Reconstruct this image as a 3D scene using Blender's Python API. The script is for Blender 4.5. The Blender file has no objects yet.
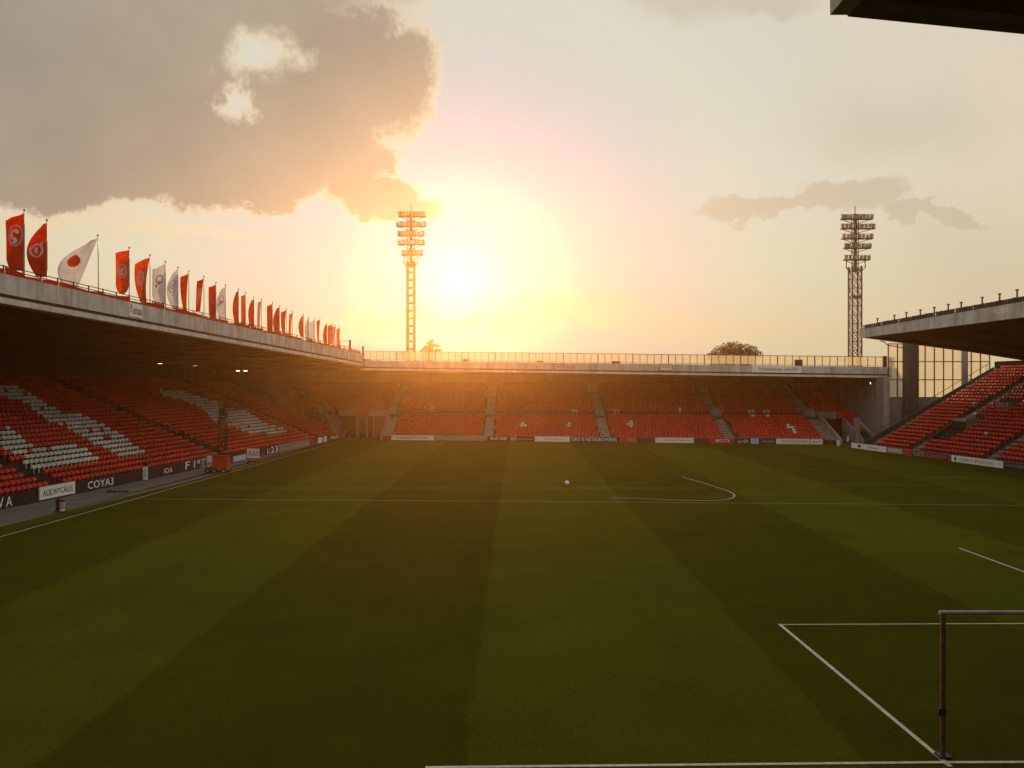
import bpy, math, random
import numpy as np
from mathutils import Vector, Matrix
random.seed(7); RNG = np.random.default_rng(7)
scene = bpy.context.scene
COL = scene.collection
CAMZ, FPX, VX, VY = 7.5, 800.0, 517.0, 386.0

# ------------------------------------------------------------------ helpers
def at(px, py, Y):
    """the point at distance Y that a pixel of the photograph shows (for measuring)"""
    return Vector(((px-VX)/FPX*Y, Y, CAMZ-(py-VY)/FPX*Y))
def gnd(px, py):
    return at(px, py, CAMZ*FPX/(py-VY))

class MB:
    def __init__(s): s.v = []; s.f = []; s.m = []
    def poly(s, pts, m=0):
        n = len(s.v); s.v += [tuple(p) for p in pts]; s.f.append(tuple(range(n, n+len(pts)))); s.m.append(m)
    def hexa(s, b, t, m=0):
        n = len(s.v); s.v += [tuple(p) for p in b]+[tuple(p) for p in t]
        for q in ((3,2,1,0),(4,5,6,7),(0,1,5,4),(1,2,6,5),(2,3,7,6),(3,0,4,7)):
            s.f.append(tuple(n+i for i in q)); s.m.append(m)
        return s
    def box(s, x0, x1, y0, y1, z0, z1, m=0):
        return s.hexa([(x0,y0,z0),(x1,y0,z0),(x1,y1,z0),(x0,y1,z0)], [(x0,y0,z1),(x1,y0,z1),(x1,y1,z1),(x0,y1,z1)], m)
    def prism(s, ring0, ring1, m=0):
        n = len(s.v); k = len(ring0)
        s.v += [tuple(p) for p in ring0]+[tuple(p) for p in ring1]
        s.f.append(tuple(n+i for i in reversed(range(k)))); s.m.append(m)
        s.f.append(tuple(n+k+i for i in range(k))); s.m.append(m)
        for i in range(k):
            j = (i+1) % k; s.f.append((n+i, n+j, n+k+j, n+k+i)); s.m.append(m)
        return s
    def tube(s, p0, p1, r0, r1=None, n=6, m=0):
        p0 = Vector(p0); p1 = Vector(p1); r1 = r0 if r1 is None else r1
        d = (p1-p0)
        if d.length < 1e-6: return s
        d.normalize()
        a = d.orthogonal().normalized(); b = d.cross(a)
        ring = lambda c, r: [c+(a*math.cos(6.28318*i/n)+b*math.sin(6.28318*i/n))*r for i in range(n)]
        return s.prism(ring(p0, r0), ring(p1, r1), m)
    def bar(s, p0, p1, w, h=None, m=0):
        """square bar from p0 to p1"""
        p0 = Vector(p0); p1 = Vector(p1); h = w if h is None else h
        d = (p1-p0).normalized(); up = Vector((0,0,1)) if abs(d.z) < .9 else Vector((0,1,0))
        a = d.cross(up).normalized()*w/2; b = a.cross(d).normalized()*h/2
        return s.prism([p0-a-b,p0+a-b,p0+a+b,p0-a+b],[p1-a-b,p1+a-b,p1+a+b,p1-a+b], m)
    def ball(s, c, r, n=10, k=7, sz=1.0, m=0):
        c = Vector(c); rings = []
        for i in range(1, k):
            th = math.pi*i/k
            rings.append([len(s.v)+j for j in range(n)])
            for j in range(n):
                ph = 2*math.pi*j/n
                s.v.append((c.x+r*math.sin(th)*math.cos(ph), c.y+r*math.sin(th)*math.sin(ph), c.z+r*sz*math.cos(th)))
        s.v += [(c.x,c.y,c.z+r*sz),(c.x,c.y,c.z-r*sz)]; T = len(s.v)-2; B = T+1
        for j in range(n):
            q = (j+1) % n
            s.f.append((T, rings[0][j], rings[0][q])); s.m.append(m)
            s.f.append((B, rings[-1][q], rings[-1][j])); s.m.append(m)
            for i in range(len(rings)-1):
                s.f.append((rings[i][j], rings[i+1][j], rings[i+1][q], rings[i][q])); s.m.append(m)
        return s
    def build(s, name, mat, parent=None, origin=None, smooth=False):
        base = world_loc(parent) if parent else Vector((0,0,0))
        og = Vector(origin) if origin is not None else base
        me = bpy.data.meshes.new(name)
        me.from_pydata([(x-og.x, y-og.y, z-og.z) for x, y, z in s.v], [], s.f)
        mats = mat if isinstance(mat, (list, tuple)) else [mat]
        for q in mats: me.materials.append(q)
        me.polygons.foreach_set('material_index', s.m)
        if smooth: me.polygons.foreach_set('use_smooth', [True]*len(me.polygons))
        me.update()
        o = bpy.data.objects.new(name, me); COL.objects.link(o)
        o.location = og-base
        if parent: o.parent = parent
        return o
def world_loc(o):
    v = Vector((0,0,0))
    while o: v = v+o.location; o = o.parent
    return v
def tag(o, label=None, cat=None, group=None, kind=None):
    for k, v in (('label',label),('category',cat),('group',group),('kind',kind)):
        if v: o[k] = v
    return o
def empty(name, loc, label, cat, group=None):
    o = bpy.data.objects.new(name, None); COL.objects.link(o); o.location = loc; o.empty_display_size = .2
    return tag(o, label, cat, group)
ONES = 'zeroth first second third fourth fifth sixth seventh eighth ninth tenth eleventh twelfth thirteenth fourteenth fifteenth sixteenth seventeenth eighteenth nineteenth'.split()
TENS = {2:'twent',3:'thirt',4:'fort',5:'fift',6:'sixt',7:'sevent',8:'eight',9:'ninet'}
def ordinal(n):
    if n < 20: return ONES[n]
    t, u = divmod(n, 10)
    return TENS[t]+'ieth' if u == 0 else TENS[t]+'y-'+ONES[u]

# ------------------------------------------------------------------ materials
def nodes_of(name):
    m = bpy.data.materials.new(name); m.use_nodes = True
    nt = m.node_tree; return m, nt, nt.nodes['Principled BSDF']
def noise(nt, scale, detail=4, vec=None, rough=.6):
    n = nt.nodes.new('ShaderNodeTexNoise'); n.inputs['Scale'].default_value = scale
    n.inputs['Detail'].default_value = detail; n.inputs['Roughness'].default_value = rough
    if vec is None:
        g = nt.nodes.new('ShaderNodeNewGeometry'); vec = g.outputs['Position']
    nt.links.new(vec, n.inputs['Vector']); return n.outputs['Fac']
def stretch(nt, s):
    g = nt.nodes.new('ShaderNodeNewGeometry'); v = nt.nodes.new('ShaderNodeVectorMath'); v.operation = 'MULTIPLY'
    nt.links.new(g.outputs['Position'], v.inputs[0]); v.inputs[1].default_value = s; return v.outputs[0]
def ramp(nt, fac, stops, interp='LINEAR'):
    r = nt.nodes.new('ShaderNodeValToRGB'); r.color_ramp.interpolation = interp
    e = r.color_ramp.elements
    while len(e) < len(stops): e.new(.5)
    for i, (p, c) in enumerate(stops): e[i].position = p; e[i].color = tuple(c)+(1,)
    nt.links.new(fac, r.inputs['Fac']); return r.outputs['Color']
def mixc(nt, fac, a, b, mode='MIX'):
    n = nt.nodes.new('ShaderNodeMix'); n.data_type = 'RGBA'; n.blend_type = mode
    for sock, val in ((n.inputs[0],fac),(n.inputs[6],a),(n.inputs[7],b)):
        if isinstance(val, bpy.types.NodeSocket): nt.links.new(val, sock)
        elif isinstance(val, (int,float)): sock.default_value = val
        else: sock.default_value = tuple(val)+(1,)
    return n.outputs[2]
def bump(nt, b, h, strength=.3, dist=.02):
    n = nt.nodes.new('ShaderNodeBump'); n.inputs['Strength'].default_value = strength; n.inputs['Distance'].default_value = dist
    nt.links.new(h, n.inputs['Height']); nt.links.new(n.outputs['Normal'], b.inputs['Normal'])
def mat(name, c, rough=.7, var=.35, scale=1.5, metal=0, bmp=0, spec=.3):
    m, nt, b = nodes_of(name)
    c = np.array(c)
    lo, hi = np.clip(c*(1-var),0,1), np.clip(c*(1+var),0,1)
    nt.links.new(ramp(nt, noise(nt, scale), [(.3,lo),(.7,hi)]), b.inputs['Base Color'])
    b.inputs['Roughness'].default_value = rough; b.inputs['Metallic'].default_value = metal
    b.inputs['Specular IOR Level'].default_value = spec
    if bmp: bump(nt, b, noise(nt, scale*8), bmp)
    return m
def concrete(name, c, streak=.5):
    m, nt, b = nodes_of(name); c = np.array(c)
    base = ramp(nt, noise(nt, .8, 6), [(.3,c*.78),(.7,c*1.15)])
    st = ramp(nt, noise(nt, 1, 5, stretch(nt, (1.6,1.6,.12))), [(.42,(1,1,1)),(.62,(.55,.5,.45))])
    gr = ramp(nt, noise(nt, 14, 3), [(.3,(.8,.8,.8)),(.7,(1.1,1.1,1.1))])
    col = mixc(nt, streak, base, mixc(nt, 1.0, base, st, 'MULTIPLY'))
    col = mixc(nt, .6, col, mixc(nt, 1.0, col, gr, 'MULTIPLY'))
    nt.links.new(col, b.inputs['Base Color']); b.inputs['Roughness'].default_value = .88; b.inputs['Specular IOR Level'].default_value = .2
    bump(nt, b, noise(nt, 9), .25, .03); return m
def emit(name, c, s):
    m, nt, b = nodes_of(name); b.inputs['Base Color'].default_value = (.8,.8,.7,1)
    b.inputs['Emission Color'].default_value = tuple(c)+(1,); b.inputs['Emission Strength'].default_value = s
    return m
def cloth(name, c, trans=.5, var=.2):
    m, nt, b = nodes_of(name); c = np.array(c)
    col = ramp(nt, noise(nt, 2.2, 3), [(.3,c*(1-var)),(.7,np.clip(c*(1+var),0,1))])
    nt.links.new(col, b.inputs['Base Color']); b.inputs['Roughness'].default_value = .85; b.inputs['Specular IOR Level'].default_value = .1
    t = nt.nodes.new('ShaderNodeBsdfTranslucent'); nt.links.new(col, t.inputs['Color'])
    mx = nt.nodes.new('ShaderNodeMixShader'); mx.inputs[0].default_value = trans
    nt.links.new(b.outputs[0], mx.inputs[1]); nt.links.new(t.outputs[0], mx.inputs[2])
    nt.links.new(mx.outputs[0], nt.nodes['Material Output'].inputs['Surface']); return m
def pane_mat(name, tint, clear):
    m, nt, b = nodes_of(name)
    nt.links.new(ramp(nt, noise(nt, .7), [(.35,np.array(tint)*.8),(.7,tint)]), b.inputs['Base Color']); b.inputs['Roughness'].default_value = .4
    tr = nt.nodes.new('ShaderNodeBsdfTransparent'); tr.inputs['Color'].default_value = (.97,.95,.9,1)
    tl = nt.nodes.new('ShaderNodeBsdfTranslucent'); tl.inputs['Color'].default_value = tuple(tint)+(1,)
    m1 = nt.nodes.new('ShaderNodeMixShader'); m1.inputs[0].default_value = .7
    nt.links.new(b.outputs[0], m1.inputs[1]); nt.links.new(tl.outputs[0], m1.inputs[2])
    m2 = nt.nodes.new('ShaderNodeMixShader'); m2.inputs[0].default_value = clear
    nt.links.new(m1.outputs[0], m2.inputs[1]); nt.links.new(tr.outputs[0], m2.inputs[2])
    nt.links.new(m2.outputs[0], nt.nodes['Material Output'].inputs['Surface']); return m
def seat_mat(name, lo, hi):
    m, nt, b = nodes_of(name)
    col = ramp(nt, noise(nt, 2.4, 2), [(.3,lo),(.7,hi)])
    wear = ramp(nt, noise(nt, .35, 3), [(.35,(.78,.78,.78)),(.65,(1.1,1.1,1.1))])
    nt.links.new(mixc(nt, 1.0, col, wear, 'MULTIPLY'), b.inputs['Base Color'])
    b.inputs['Roughness'].default_value = .5; b.inputs['Specular IOR Level'].default_value = .35; return m
def grass_mat():
    m, nt, b = nodes_of('pitch_grass')
    g = nt.nodes.new('ShaderNodeNewGeometry'); sp = nt.nodes.new('ShaderNodeSeparateXYZ'); nt.links.new(g.outputs['Position'], sp.inputs[0])
    def M(op, a, bb):
        n = nt.nodes.new('ShaderNodeMath'); n.operation = op
        for s, v in ((n.inputs[0],a),(n.inputs[1],bb)):
            if isinstance(v, (int,float)): s.default_value = v
            else: nt.links.new(v, s)
        return n.outputs[0]
    wob = M('MULTIPLY', M('SUBTRACT', noise(nt, .5, 3), .5), .5)
    x = M('ADD', M('ADD', sp.outputs['X'], wob), 1.2)
    tri = M('PINGPONG', x, 8.25)                       # 0..8.25..0
    ph = M('FRACT', M('DIVIDE', x, 16.5), 0)
    # light stripe where phase in 0..0.5, soft edge
    e = .012
    s1 = M('MULTIPLY', M('SMOOTH_MIN', M('MULTIPLY', ph, 1/e), 1), 1)
    s2 = M('MINIMUM', M('MULTIPLY', M('MAXIMUM', M('SUBTRACT', .5, ph), 0), 1/e), 1)
    s1 = M('MINIMUM', M('MULTIPLY', ph, 1/e), 1)
    light = M('MULTIPLY', s1, s2)
    fine = noise(nt, 1, 8, stretch(nt, (9,10,1)), .8); mid = noise(nt, .33, 4); big = noise(nt, .06, 3)
    dark = ramp(nt, fine, [(.36,(.024,.033,.0024)),(.64,(.051,.060,.0055))])
    lite = ramp(nt, fine, [(.36,(.034,.046,.0034)),(.64,(.071,.086,.0085))])
    col = mixc(nt, light, dark, lite)
    col = mixc(nt, .8, col, mixc(nt, 1, col, ramp(nt, mid, [(.3,(.78,.81,.80)),(.7,(1.20,1.15,1.08))]), 'MULTIPLY'))
    col = mixc(nt, .8, col, mixc(nt, 1, col, ramp(nt, big, [(.35,(.88,.92,.9)),(.65,(1.15,1.06,.95))]), 'MULTIPLY'))
    nt.links.new(col, b.inputs['Base Color']); b.inputs['Roughness'].default_value = .95; b.inputs['Specular IOR Level'].default_value = 0
    b.inputs['Sheen Weight'].default_value = SHEEN; b.inputs['Sheen Roughness'].default_value = .22; b.inputs['Sheen Tint'].default_value = (1,.82,.22,1)
    bump(nt, b, fine, .9, .08); return m
SHEEN = .05

M_grass = grass_mat()
M_ground = mat('dark_tarmac', (.05,.05,.048), .95, .3, .5)
M_track = mat('track_tarmac', (.13,.125,.125), .92, .25, .8, bmp=.2)
M_line = mat('white_paint', (.40,.40,.36), .9, .3, 6)
M_conc = concrete('roof_concrete', (.50,.49,.48), .6)
M_lip = concrete('lip_concrete', (.58,.56,.52), .4)
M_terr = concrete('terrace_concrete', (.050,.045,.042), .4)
M_stair = concrete('stair_concrete', (.30,.285,.26), .5)
M_coldark = concrete('dark_concrete', (.075,.068,.062), .5)
M_wall = concrete('wall_concrete', (.24,.235,.23), .6)
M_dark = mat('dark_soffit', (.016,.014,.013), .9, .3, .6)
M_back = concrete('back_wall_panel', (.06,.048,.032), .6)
M_groove = mat('rusted_groove', (.06,.04,.025), .9, .4, 2)
M_steel = mat('dark_steel', (.05,.045,.04), .6, .3, 3, metal=.3)
M_rust = mat('rusty_paint', (.075,.036,.02), .7, .5, 6, metal=.2)
M_mast = mat('weathered_mast_steel', (.10,.09,.08), .7, .3, 3, metal=.2)
M_galv = mat('galvanised_steel', (.28,.27,.25), .55, .25, 3, metal=.4)
M_white = mat('white_enamel', (.72,.71,.69), .6, .08, 2)
M_black = mat('black_panel', (.018,.016,.016), .6, .4, 2)
M_redseat = seat_mat('red_seat_plastic', (.48,.014,.009), (.66,.026,.016))
M_whiteseat = seat_mat('white_seat_plastic', (.55,.53,.50), (.75,.73,.70))
M_redcloth = cloth('red_flag_cloth', (.60,.06,.018), .6)
M_orangecloth = cloth('orange_flag_cloth', (.74,.14,.03), .6)
M_whitecloth = cloth('white_flag_cloth', (.74,.70,.72), .5, .1)
M_crestpale = mat('pale_print', (.50,.40,.37), .85, .2, 3)
M_crestred = cloth('red_print', (.75,.05,.02), .3)
M_crestgrey = mat('grey_print', (.36,.33,.35), .85, .2, 3)
M_crestdark = mat('dark_print', (.14,.07,.05), .85, .2, 3)
M_lamp = mat('lamp_housing', (.07,.065,.06), .65, .3, 3, metal=.4)
M_lens = mat('lamp_lens', (.22,.21,.19), .35, .1, 3)
M_leaf = cloth('tree_leaf', (.055,.075,.02), .35, .4)
M_leafwarm = cloth('backlit_tint_leaf', (.16,.11,.02), .5, .4)  # leaf colour carries the orange of the backlight
M_bark = mat('bark', (.07,.05,.035), .95, .3, 5)
M_glass = pane_mat('window_pane', (.60,.57,.48), .45)
M_fencepane = pane_mat('fence_pane', (.62,.55,.42), .55)
M_letw = mat('white_lettering', (.78,.78,.80), .7, .05, 3)
M_letd = mat('dark_lettering', (.06,.06,.075), .7, .1, 3)
M_letr = mat('red_lettering', (.45,.10,.06), .7, .1, 3)
M_lett = mat('tan_lettering', (.42,.36,.22), .7, .1, 3)
M_letb = mat('blue_lettering', (.10,.16,.34), .7, .1, 3)
M_bred = mat('red_panel', (.42,.035,.02), .6, .12, 2)
M_bdred = mat('maroon_panel', (.13,.02,.016), .6, .2, 2)
M_bnavy = mat('navy_panel', (.03,.035,.07), .6, .2, 2)
M_bblue = mat('pale_blue_panel', (.42,.52,.66), .6, .1, 2)
M_bgrey = mat('grey_panel', (.22,.20,.19), .6, .2, 2)
M_pink = mat('pink_plastic', (.55,.24,.20), .6, .15, 4)
M_tyre = mat('rubber', (.02,.02,.02), .9, .2, 5)
M_bulb = emit('lit_lamp', (1,.82,.5), 4)

# ------------------------------------------------------------------ ground, pitch, track
b = MB(); b.box(-230,250,-90,160,-.6,-.02)
tag(b.build('ground', M_ground), kind='structure')
edge = [(-29.6,9),(-27.5,42.6),(-25.8,61.2),(-24.6,111.3)]
def yF(X): return 107.9-.15*X
def xL(Y): return -36.3+.1036*Y
def xR(Y): return 54.92-.149*Y
b = MB()
top = [(x,y,0) for x, y in edge]+[(-18,yF(-18)+.1,0),(41,yF(41)+.1,0),(xR(97.5),97.5,0),(xR(60),60,0),(xR(20),20,0),(xR(9),9,0)]
b.poly(top[::-1]); 
tag(b.build('pitch', M_grass), kind='structure')
b = MB(); pts = [(x,y,.004) for x, y in edge]+[(-18.4,yF(-18.4)+6,.004),(-25,119,.004),(xL(119),119,.004),(xL(9),9,.004)]
b.poly(pts[::-1]); tag(b.build('track', M_track), kind='structure')

b = MB()
def line(pts, w=.13, z=.006):
    for (x0,y0),(x1,y1) in zip(pts, pts[1:]):
        d = Vector((x1-x0,y1-y0,0)); 
        n = Vector((-d.y,d.x,0)).normalized()*w/2
        p = Vector((x0,y0,z)); q = Vector((x1,y1,z))
        b.poly([p-n,q-n,q+n,p+n])
line([(-26.3,16),(-25.7,39.7),(-23.95,110)], .10)
line([(-24.9,53.1),(0,52.0),(33,50.2),(41.5,49.9)], .045)
line([(-24.6,58.8),(14,58.8)], .035)
line([(6.2,53.65),(7.5,53.55),(9.6,52.8),(11.4,52.3),(13,52.35),(13.8,52.8),(14.4,53.5),(14.75,54.3),(15.05,55.4),(15.1,56.8),(14.95,58.4),(14.7,59.9),(14.3,62.6),(13.6,66)], .085)
line([(-1.8,15.72),(8.3,15.93),(18,16.0)], .09, .010)
line([(8.33,25.15),(20.45,25.3)], .07)
line([(8.26,25.2),(8.54,15.75)], .105, .008)
line([(20.45,37),(20.5,15.9)], .10)
line([(33.5,66),(37,65.2)], .05); line([(20,73),(27,72)], .03); line([(24,61),(32,60.6)], .03)
tag(b.build('pitch_markings', M_line), kind='structure')

# ------------------------------------------------------------------ seats (collected, built at the end)
SEATS = []      # (x,y,z, row direction, back direction, white, stand, row)
LEFT_WHITE = [
    [(0,385),(14,384),(40,398),(66,414),(84,414),(112,427),(140,446),(150,452),(124,456),(105,448),(84,436),(62,424),(46,418),(28,402),(0,396)],
    [(0,425),(10,427),(20,434),(34,444),(38,448),(82,445),(100,456),(104,461),(40,468),(24,466),(26,456),(12,450),(0,446)],
    [(160,389),(180,390),(220,402),(234,416),(222,424),(214,420),(204,408),(186,400),(166,396)],
    [(226,407),(248,411),(266,423),(288,429),(287,432),(262,434),(246,432),(236,426),(224,424)],
]
def inpoly(x, y, P):
    c = False
    for i in range(len(P)):
        x0,y0 = P[i]; x1,y1 = P[i-1]
        if (y0 > y) != (y1 > y) and x < (x1-x0)*(y-y0)/(y1-y0)+x0: c = not c
    return c
DOTS = [(432,410,2.6),(523,425,2.6),(575,411,2.2),(569,425,2.6),(617,411,2.6),(630,424,2.8),(680,412,3.4),(752,413,3),(767,413,3),(797,414,2.4),(789,426,2.2),(793,429,2.2),(797,432,2),
        (971,418,2.2),(975,412,2),(978,409,2),(973,403,1.8),(982,403,1.6),(986,432,1.8),(941,424,1.6)]
def add_seat(p, u, v, stand, row):
    px = VX+p.x/p.y*FPX; py = VY+(CAMZ-p.z-.5)/p.y*FPX
    if stand == 'left':
        w = any(inpoly(px, py, P) for P in LEFT_WHITE) and not (random.random() < .03)
        if w and ((132 < px+py*.0 < 0)): w = False
    else:
        w = any((px-a)**2+(py-c)**2 < r*r for a, c, r in DOTS)
    SEATS.append((p.x,p.y,p.z,u[0],u[1],v[0],v[1],w,stand,row))

def unit(x, y):
    l = math.hypot(x, y); return (x/l, y/l)

# ------------------------------------------------------------------ LEFT STAND
def pL(Y, d, z): return Vector((xL(Y)-d, Y, z))
def zLs(d): return .42+.443*d
def zLr(Y): return 10.3+.0264*(112.5-Y)      # underside of the fascia
def xLr(Y): return -33.3+.1036*Y             # roof edge
LS = empty('grandstand', (-36,70,0), 'long covered stand on the left with red and white seats and flags on its roof', 'stadium stand')
LY0, LY1, DP, RI, NR = 18.0, 119.2, .7, .31, 25
b = MB()
for k in range(NR):
    d0 = .9+k*DP; z = .42+k*RI
    b.hexa([pL(LY0,d0,0),pL(LY1,d0,0),pL(LY1,d0+DP-.002,0),pL(LY0,d0+DP-.002,0)],[pL(LY0,d0,z),pL(LY1,d0,z),pL(LY1,d0+DP-.002,z),pL(LY0,d0+DP-.002,z)])
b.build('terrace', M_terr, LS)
AISL = [(79.3,1.0),(105.5,1.0),(117.2,1.1),(55,1.0),(30,1.0)]
for ay, w in AISL:
    b = MB()
    for k in range(NR*2):
        d0 = .9+k*DP/2; z = .42+(k//2)*RI+(RI/2 if k % 2 else .012)
        b.hexa([pL(ay-w/2,d0,z-.2),pL(ay+w/2,d0,z-.2),pL(ay+w/2,d0+DP/2,z-.2),pL(ay-w/2,d0+DP/2,z-.2)],[pL(ay-w/2,d0,z),pL(ay+w/2,d0,z),pL(ay+w/2,d0+DP/2,z),pL(ay-w/2,d0+DP/2,z)])
    b.build('stairway', M_stair if ay > 100 else M_terr, LS)
    if ay > 100:
        b = MB(); s = w/2+.1
        b.bar(pL(ay+s,6.5,.42+.443*6+1.0), pL(ay+s,17.5,.42+.443*17+1.0), .07)
        for q in range(12): b.bar(pL(ay+s,6.5+q,.42+.443*(5.6+q)), pL(ay+s,6.5+q,.42+.443*(6+q)+1.0), .05)
        b.build('handrail', M_galv, LS)
for k in range(NR):
    Y = LY0+12+random.uniform(0,.45)
    while Y < LY1-.4:
        if all(abs(Y-a) > w/2+.3 for a, w in AISL): add_seat(pL(Y, .9+k*DP+.18, .42+k*RI), unit(.1036,1), (-1,0), 'left', k)
        Y += .5
# back wall with doors and posts
b = MB(); d0 = .9+NR*DP
b.hexa([pL(LY0,d0,0),pL(LY1+12,d0,0),pL(LY1+12,d0+.4,0),pL(LY0,d0+.4,0)],[pL(LY0,d0,12.9),pL(LY1+12,d0,10.5),pL(LY1+12,d0+.4,10.5),pL(LY0,d0+.4,12.9)])
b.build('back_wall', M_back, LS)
for Y0, w in ((58,3.2),(70,3.0),(77,2.2),(84,.8),(92,1.4),(99,2.0),(108,2.0)):
    b = MB(); zt = 10.3
    b.hexa([pL(Y0,d0-.06,8.2),pL(Y0+w,d0-.06,8.2),pL(Y0+w,d0-.01,8.2),pL(Y0,d0-.01,8.2)],[pL(Y0,d0-.06,zt),pL(Y0+w,d0-.06,zt),pL(Y0+w,d0-.01,zt),pL(Y0,d0-.01,zt)])
    b.build('doorway', M_black, LS)
for Y0 in (62,74,87,96,104,112):
    b = MB(); b.bar(pL(Y0,d0-.7,7.5), pL(Y0,d0-.7,zLr(Y0)-.35), .35); b.build('column', M_back, LS)
# roof
def roofq(Y, e, z): return Vector((xLr(Y)-e, Y, z))
b = MB(); RB = 24.0
for Ya, Yb in ((LY0,112.4),):
    za, zb = zLr(Ya), zLr(Yb)
    b.hexa([roofq(Ya,.5,za+.25),roofq(Yb,.5,zb+.25),roofq(Yb,RB,zb-.45),roofq(Ya,RB,za-.45)],[roofq(Ya,.5,za+1.62),roofq(Yb,.5,zb+1.62),roofq(Yb,RB,zb+1.2),roofq(Ya,RB,za+1.2)])
b.hexa([(-22.3,112.402,10.5),(-22.3,141,10.2),(-56,141,9.9),(-48,112.402,9.86)],[(-22.3,112.402,11.5),(-22.3,141,11.4),(-56,141,11.3),(-48,112.402,11.3)])
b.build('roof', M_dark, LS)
for q in range(16):   # soffit girders
    Y = 24+q*5.8; z = zLr(Y); b = MB()
    b.hexa([roofq(Y,.6,z+.02),roofq(Y+.35,.6,z+.02),roofq(Y+.35,RB-.5,z-.85),roofq(Y,RB-.5,z-.85)],[roofq(Y,.6,z+.3),roofq(Y+.35,.6,z+.3),roofq(Y+.35,RB-.5,z-.3),roofq(Y,RB-.5,z-.3)])
    b.build('girder', M_dark, LS)
def fascia(root, P, zf, a0, a1, seg, H, out, mconc=M_conc, groove=M_groove, lip=M_lip):
    """P(a, e, z): e>0 is behind the edge. Main beam in cast segments, recessed groove, lower lip."""
    b = MB(); a = a0
    while a < a1-.01:
        c = min(a+seg, a1); g = .03
        b.hexa([P(a+g,0,zf(a)+H*.34),P(c-g,0,zf(c)+H*.34),P(c-g,.45,zf(c)+H*.34),P(a+g,.45,zf(a)+H*.34)],[P(a+g,0,zf(a)+H),P(c-g,0,zf(c)+H),P(c-g,.45,zf(c)+H),P(a+g,.45,zf(a)+H)])
        a = c
    b.build('fascia', mconc, root)
    b = MB()
    b.hexa([P(a0,.16,zf(a0)+H*.18),P(a1,.16,zf(a1)+H*.18),P(a1,.47,zf(a1)+H*.18),P(a0,.47,zf(a0)+H*.18)],[P(a0,.16,zf(a0)+H*.98),P(a1,.16,zf(a1)+H*.98),P(a1,.47,zf(a1)+H*.98),P(a0,.47,zf(a0)+H*.98)])
    b.build('fascia_groove', groove, root)
    b = MB()
    b.hexa([P(a0,-out,zf(a0)),P(a1,-out,zf(a1)),P(a1,.55,zf(a1)),P(a0,.55,zf(a0))],[P(a0,-out,zf(a0)+H*.2),P(a1,-out,zf(a1)+H*.2),P(a1,.55,zf(a1)+H*.2),P(a0,.55,zf(a0)+H*.2)])
    b.build('fascia_lip', lip, root)
fascia(LS, roofq, zLr, LY0, 112.4, 6.2, 1.68, .12)
# low parapet rail with red bunting on the roof edge
b = MB(); r = MB(); Y = LY0; zt = lambda Y: zLr(Y)+1.68
while Y < 112:
    Yn = min(Y+1.5, 112); e = .25
    b.bar(roofq(Y,e,zt(Y)), roofq(Y,e,zt(Y)+.55), .06)
    for h in (.5,.3): b.bar(roofq(Y,e,zt(Y)+h), roofq(Yn,e,zt(Yn)+h), .045)
    s = [0.0+random.uniform(.0,.1) for _ in range(2)]
    if True:
        h0, h1 = random.uniform(.14,.46), random.uniform(.14,.46)
        r.hexa([roofq(Y+.02,e-.09,zt(Y)+.01),roofq(Yn,e-.06-s[0],zt(Yn)+.01),roofq(Yn,e-.04-s[0],zt(Yn)+.01),roofq(Y+.02,e-.07,zt(Y)+.01)],
               [roofq(Y+.02,e-.09,zt(Y)+h0),roofq(Yn-.04,e-.06-s[1],zt(Yn)+h1),roofq(Yn-.04,e-.04-s[1],zt(Yn)+h1),roofq(Y+.02,e-.07,zt(Y)+h0)])
    Y = Yn
b.build('parapet_rail', M_rust, LS); r.build('red_bunting', M_redcloth, LS)
b = MB()
for px, py in ((350,340),(363,346)):
    Y = 33.9/(.1036-(px-VX)/FPX); p = at(px,py,Y); b.bar((p.x,p.y,zt(Y)-.3), p, .25); b.build('roof_end_post', M_rust, LS); b = MB()
p = at(340,341,104.5); q = at(350,341,107); b.bar(p,q,.06); b.bar(p,at(340,350,104.5),.06); b.bar(at(340,346,104.5),at(350,346,107),.06)
b.build('roof_end_rail', M_rust, LS)

# ------------------------------------------------------------------ FAR STAND
def pF(X, bb, z): return Vector((X, yF(X)+bb, z))
def zFr(X): return 9.72-.0172*(X+21.7)
FS = empty('grandstand', (12,118,0), 'covered far end stand full of red seats under a long grey roof', 'stadium stand')
FDP, FRI, FN = .75, .28, 26
TIERS = [(0,10,-18.3,41.0),(11,FN,-37.0,46.3)]
b = MB()
for k in range(FN):
    x0, x1 = (-18.3,41.0) if k < 11 else (-37.0,46.3)
    b0 = .6+k*FDP; z = .4+k*FRI; zb = 0 if k < 11 else z-.6
    b.hexa([pF(x0,b0,zb),pF(x1,b0,zb),pF(x1,b0+FDP-.002,zb),pF(x0,b0+FDP-.002,zb)],[pF(x0,b0,z),pF(x1,b0,z),pF(x1,b0+FDP-.002,z),pF(x0,b0+FDP-.002,z)])
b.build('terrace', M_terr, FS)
FA = [(-18.2,1.2),(-3.9,1.25),(11.9,1.25),(28.0,1.3),(40.4,1.3)]
ENDST = [(-25.4,0.6),(-25.6,3.0),(-29,8.85),(-36.5,20)]   # slanted end stair in the left corner
def endx(bb):
    for (xa,ba),(xb,bb2) in zip(ENDST, ENDST[1:]):
        if ba <= bb <= bb2: return xa+(xb-xa)*(bb-ba)/(bb2-ba)
    return -25.4
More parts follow.
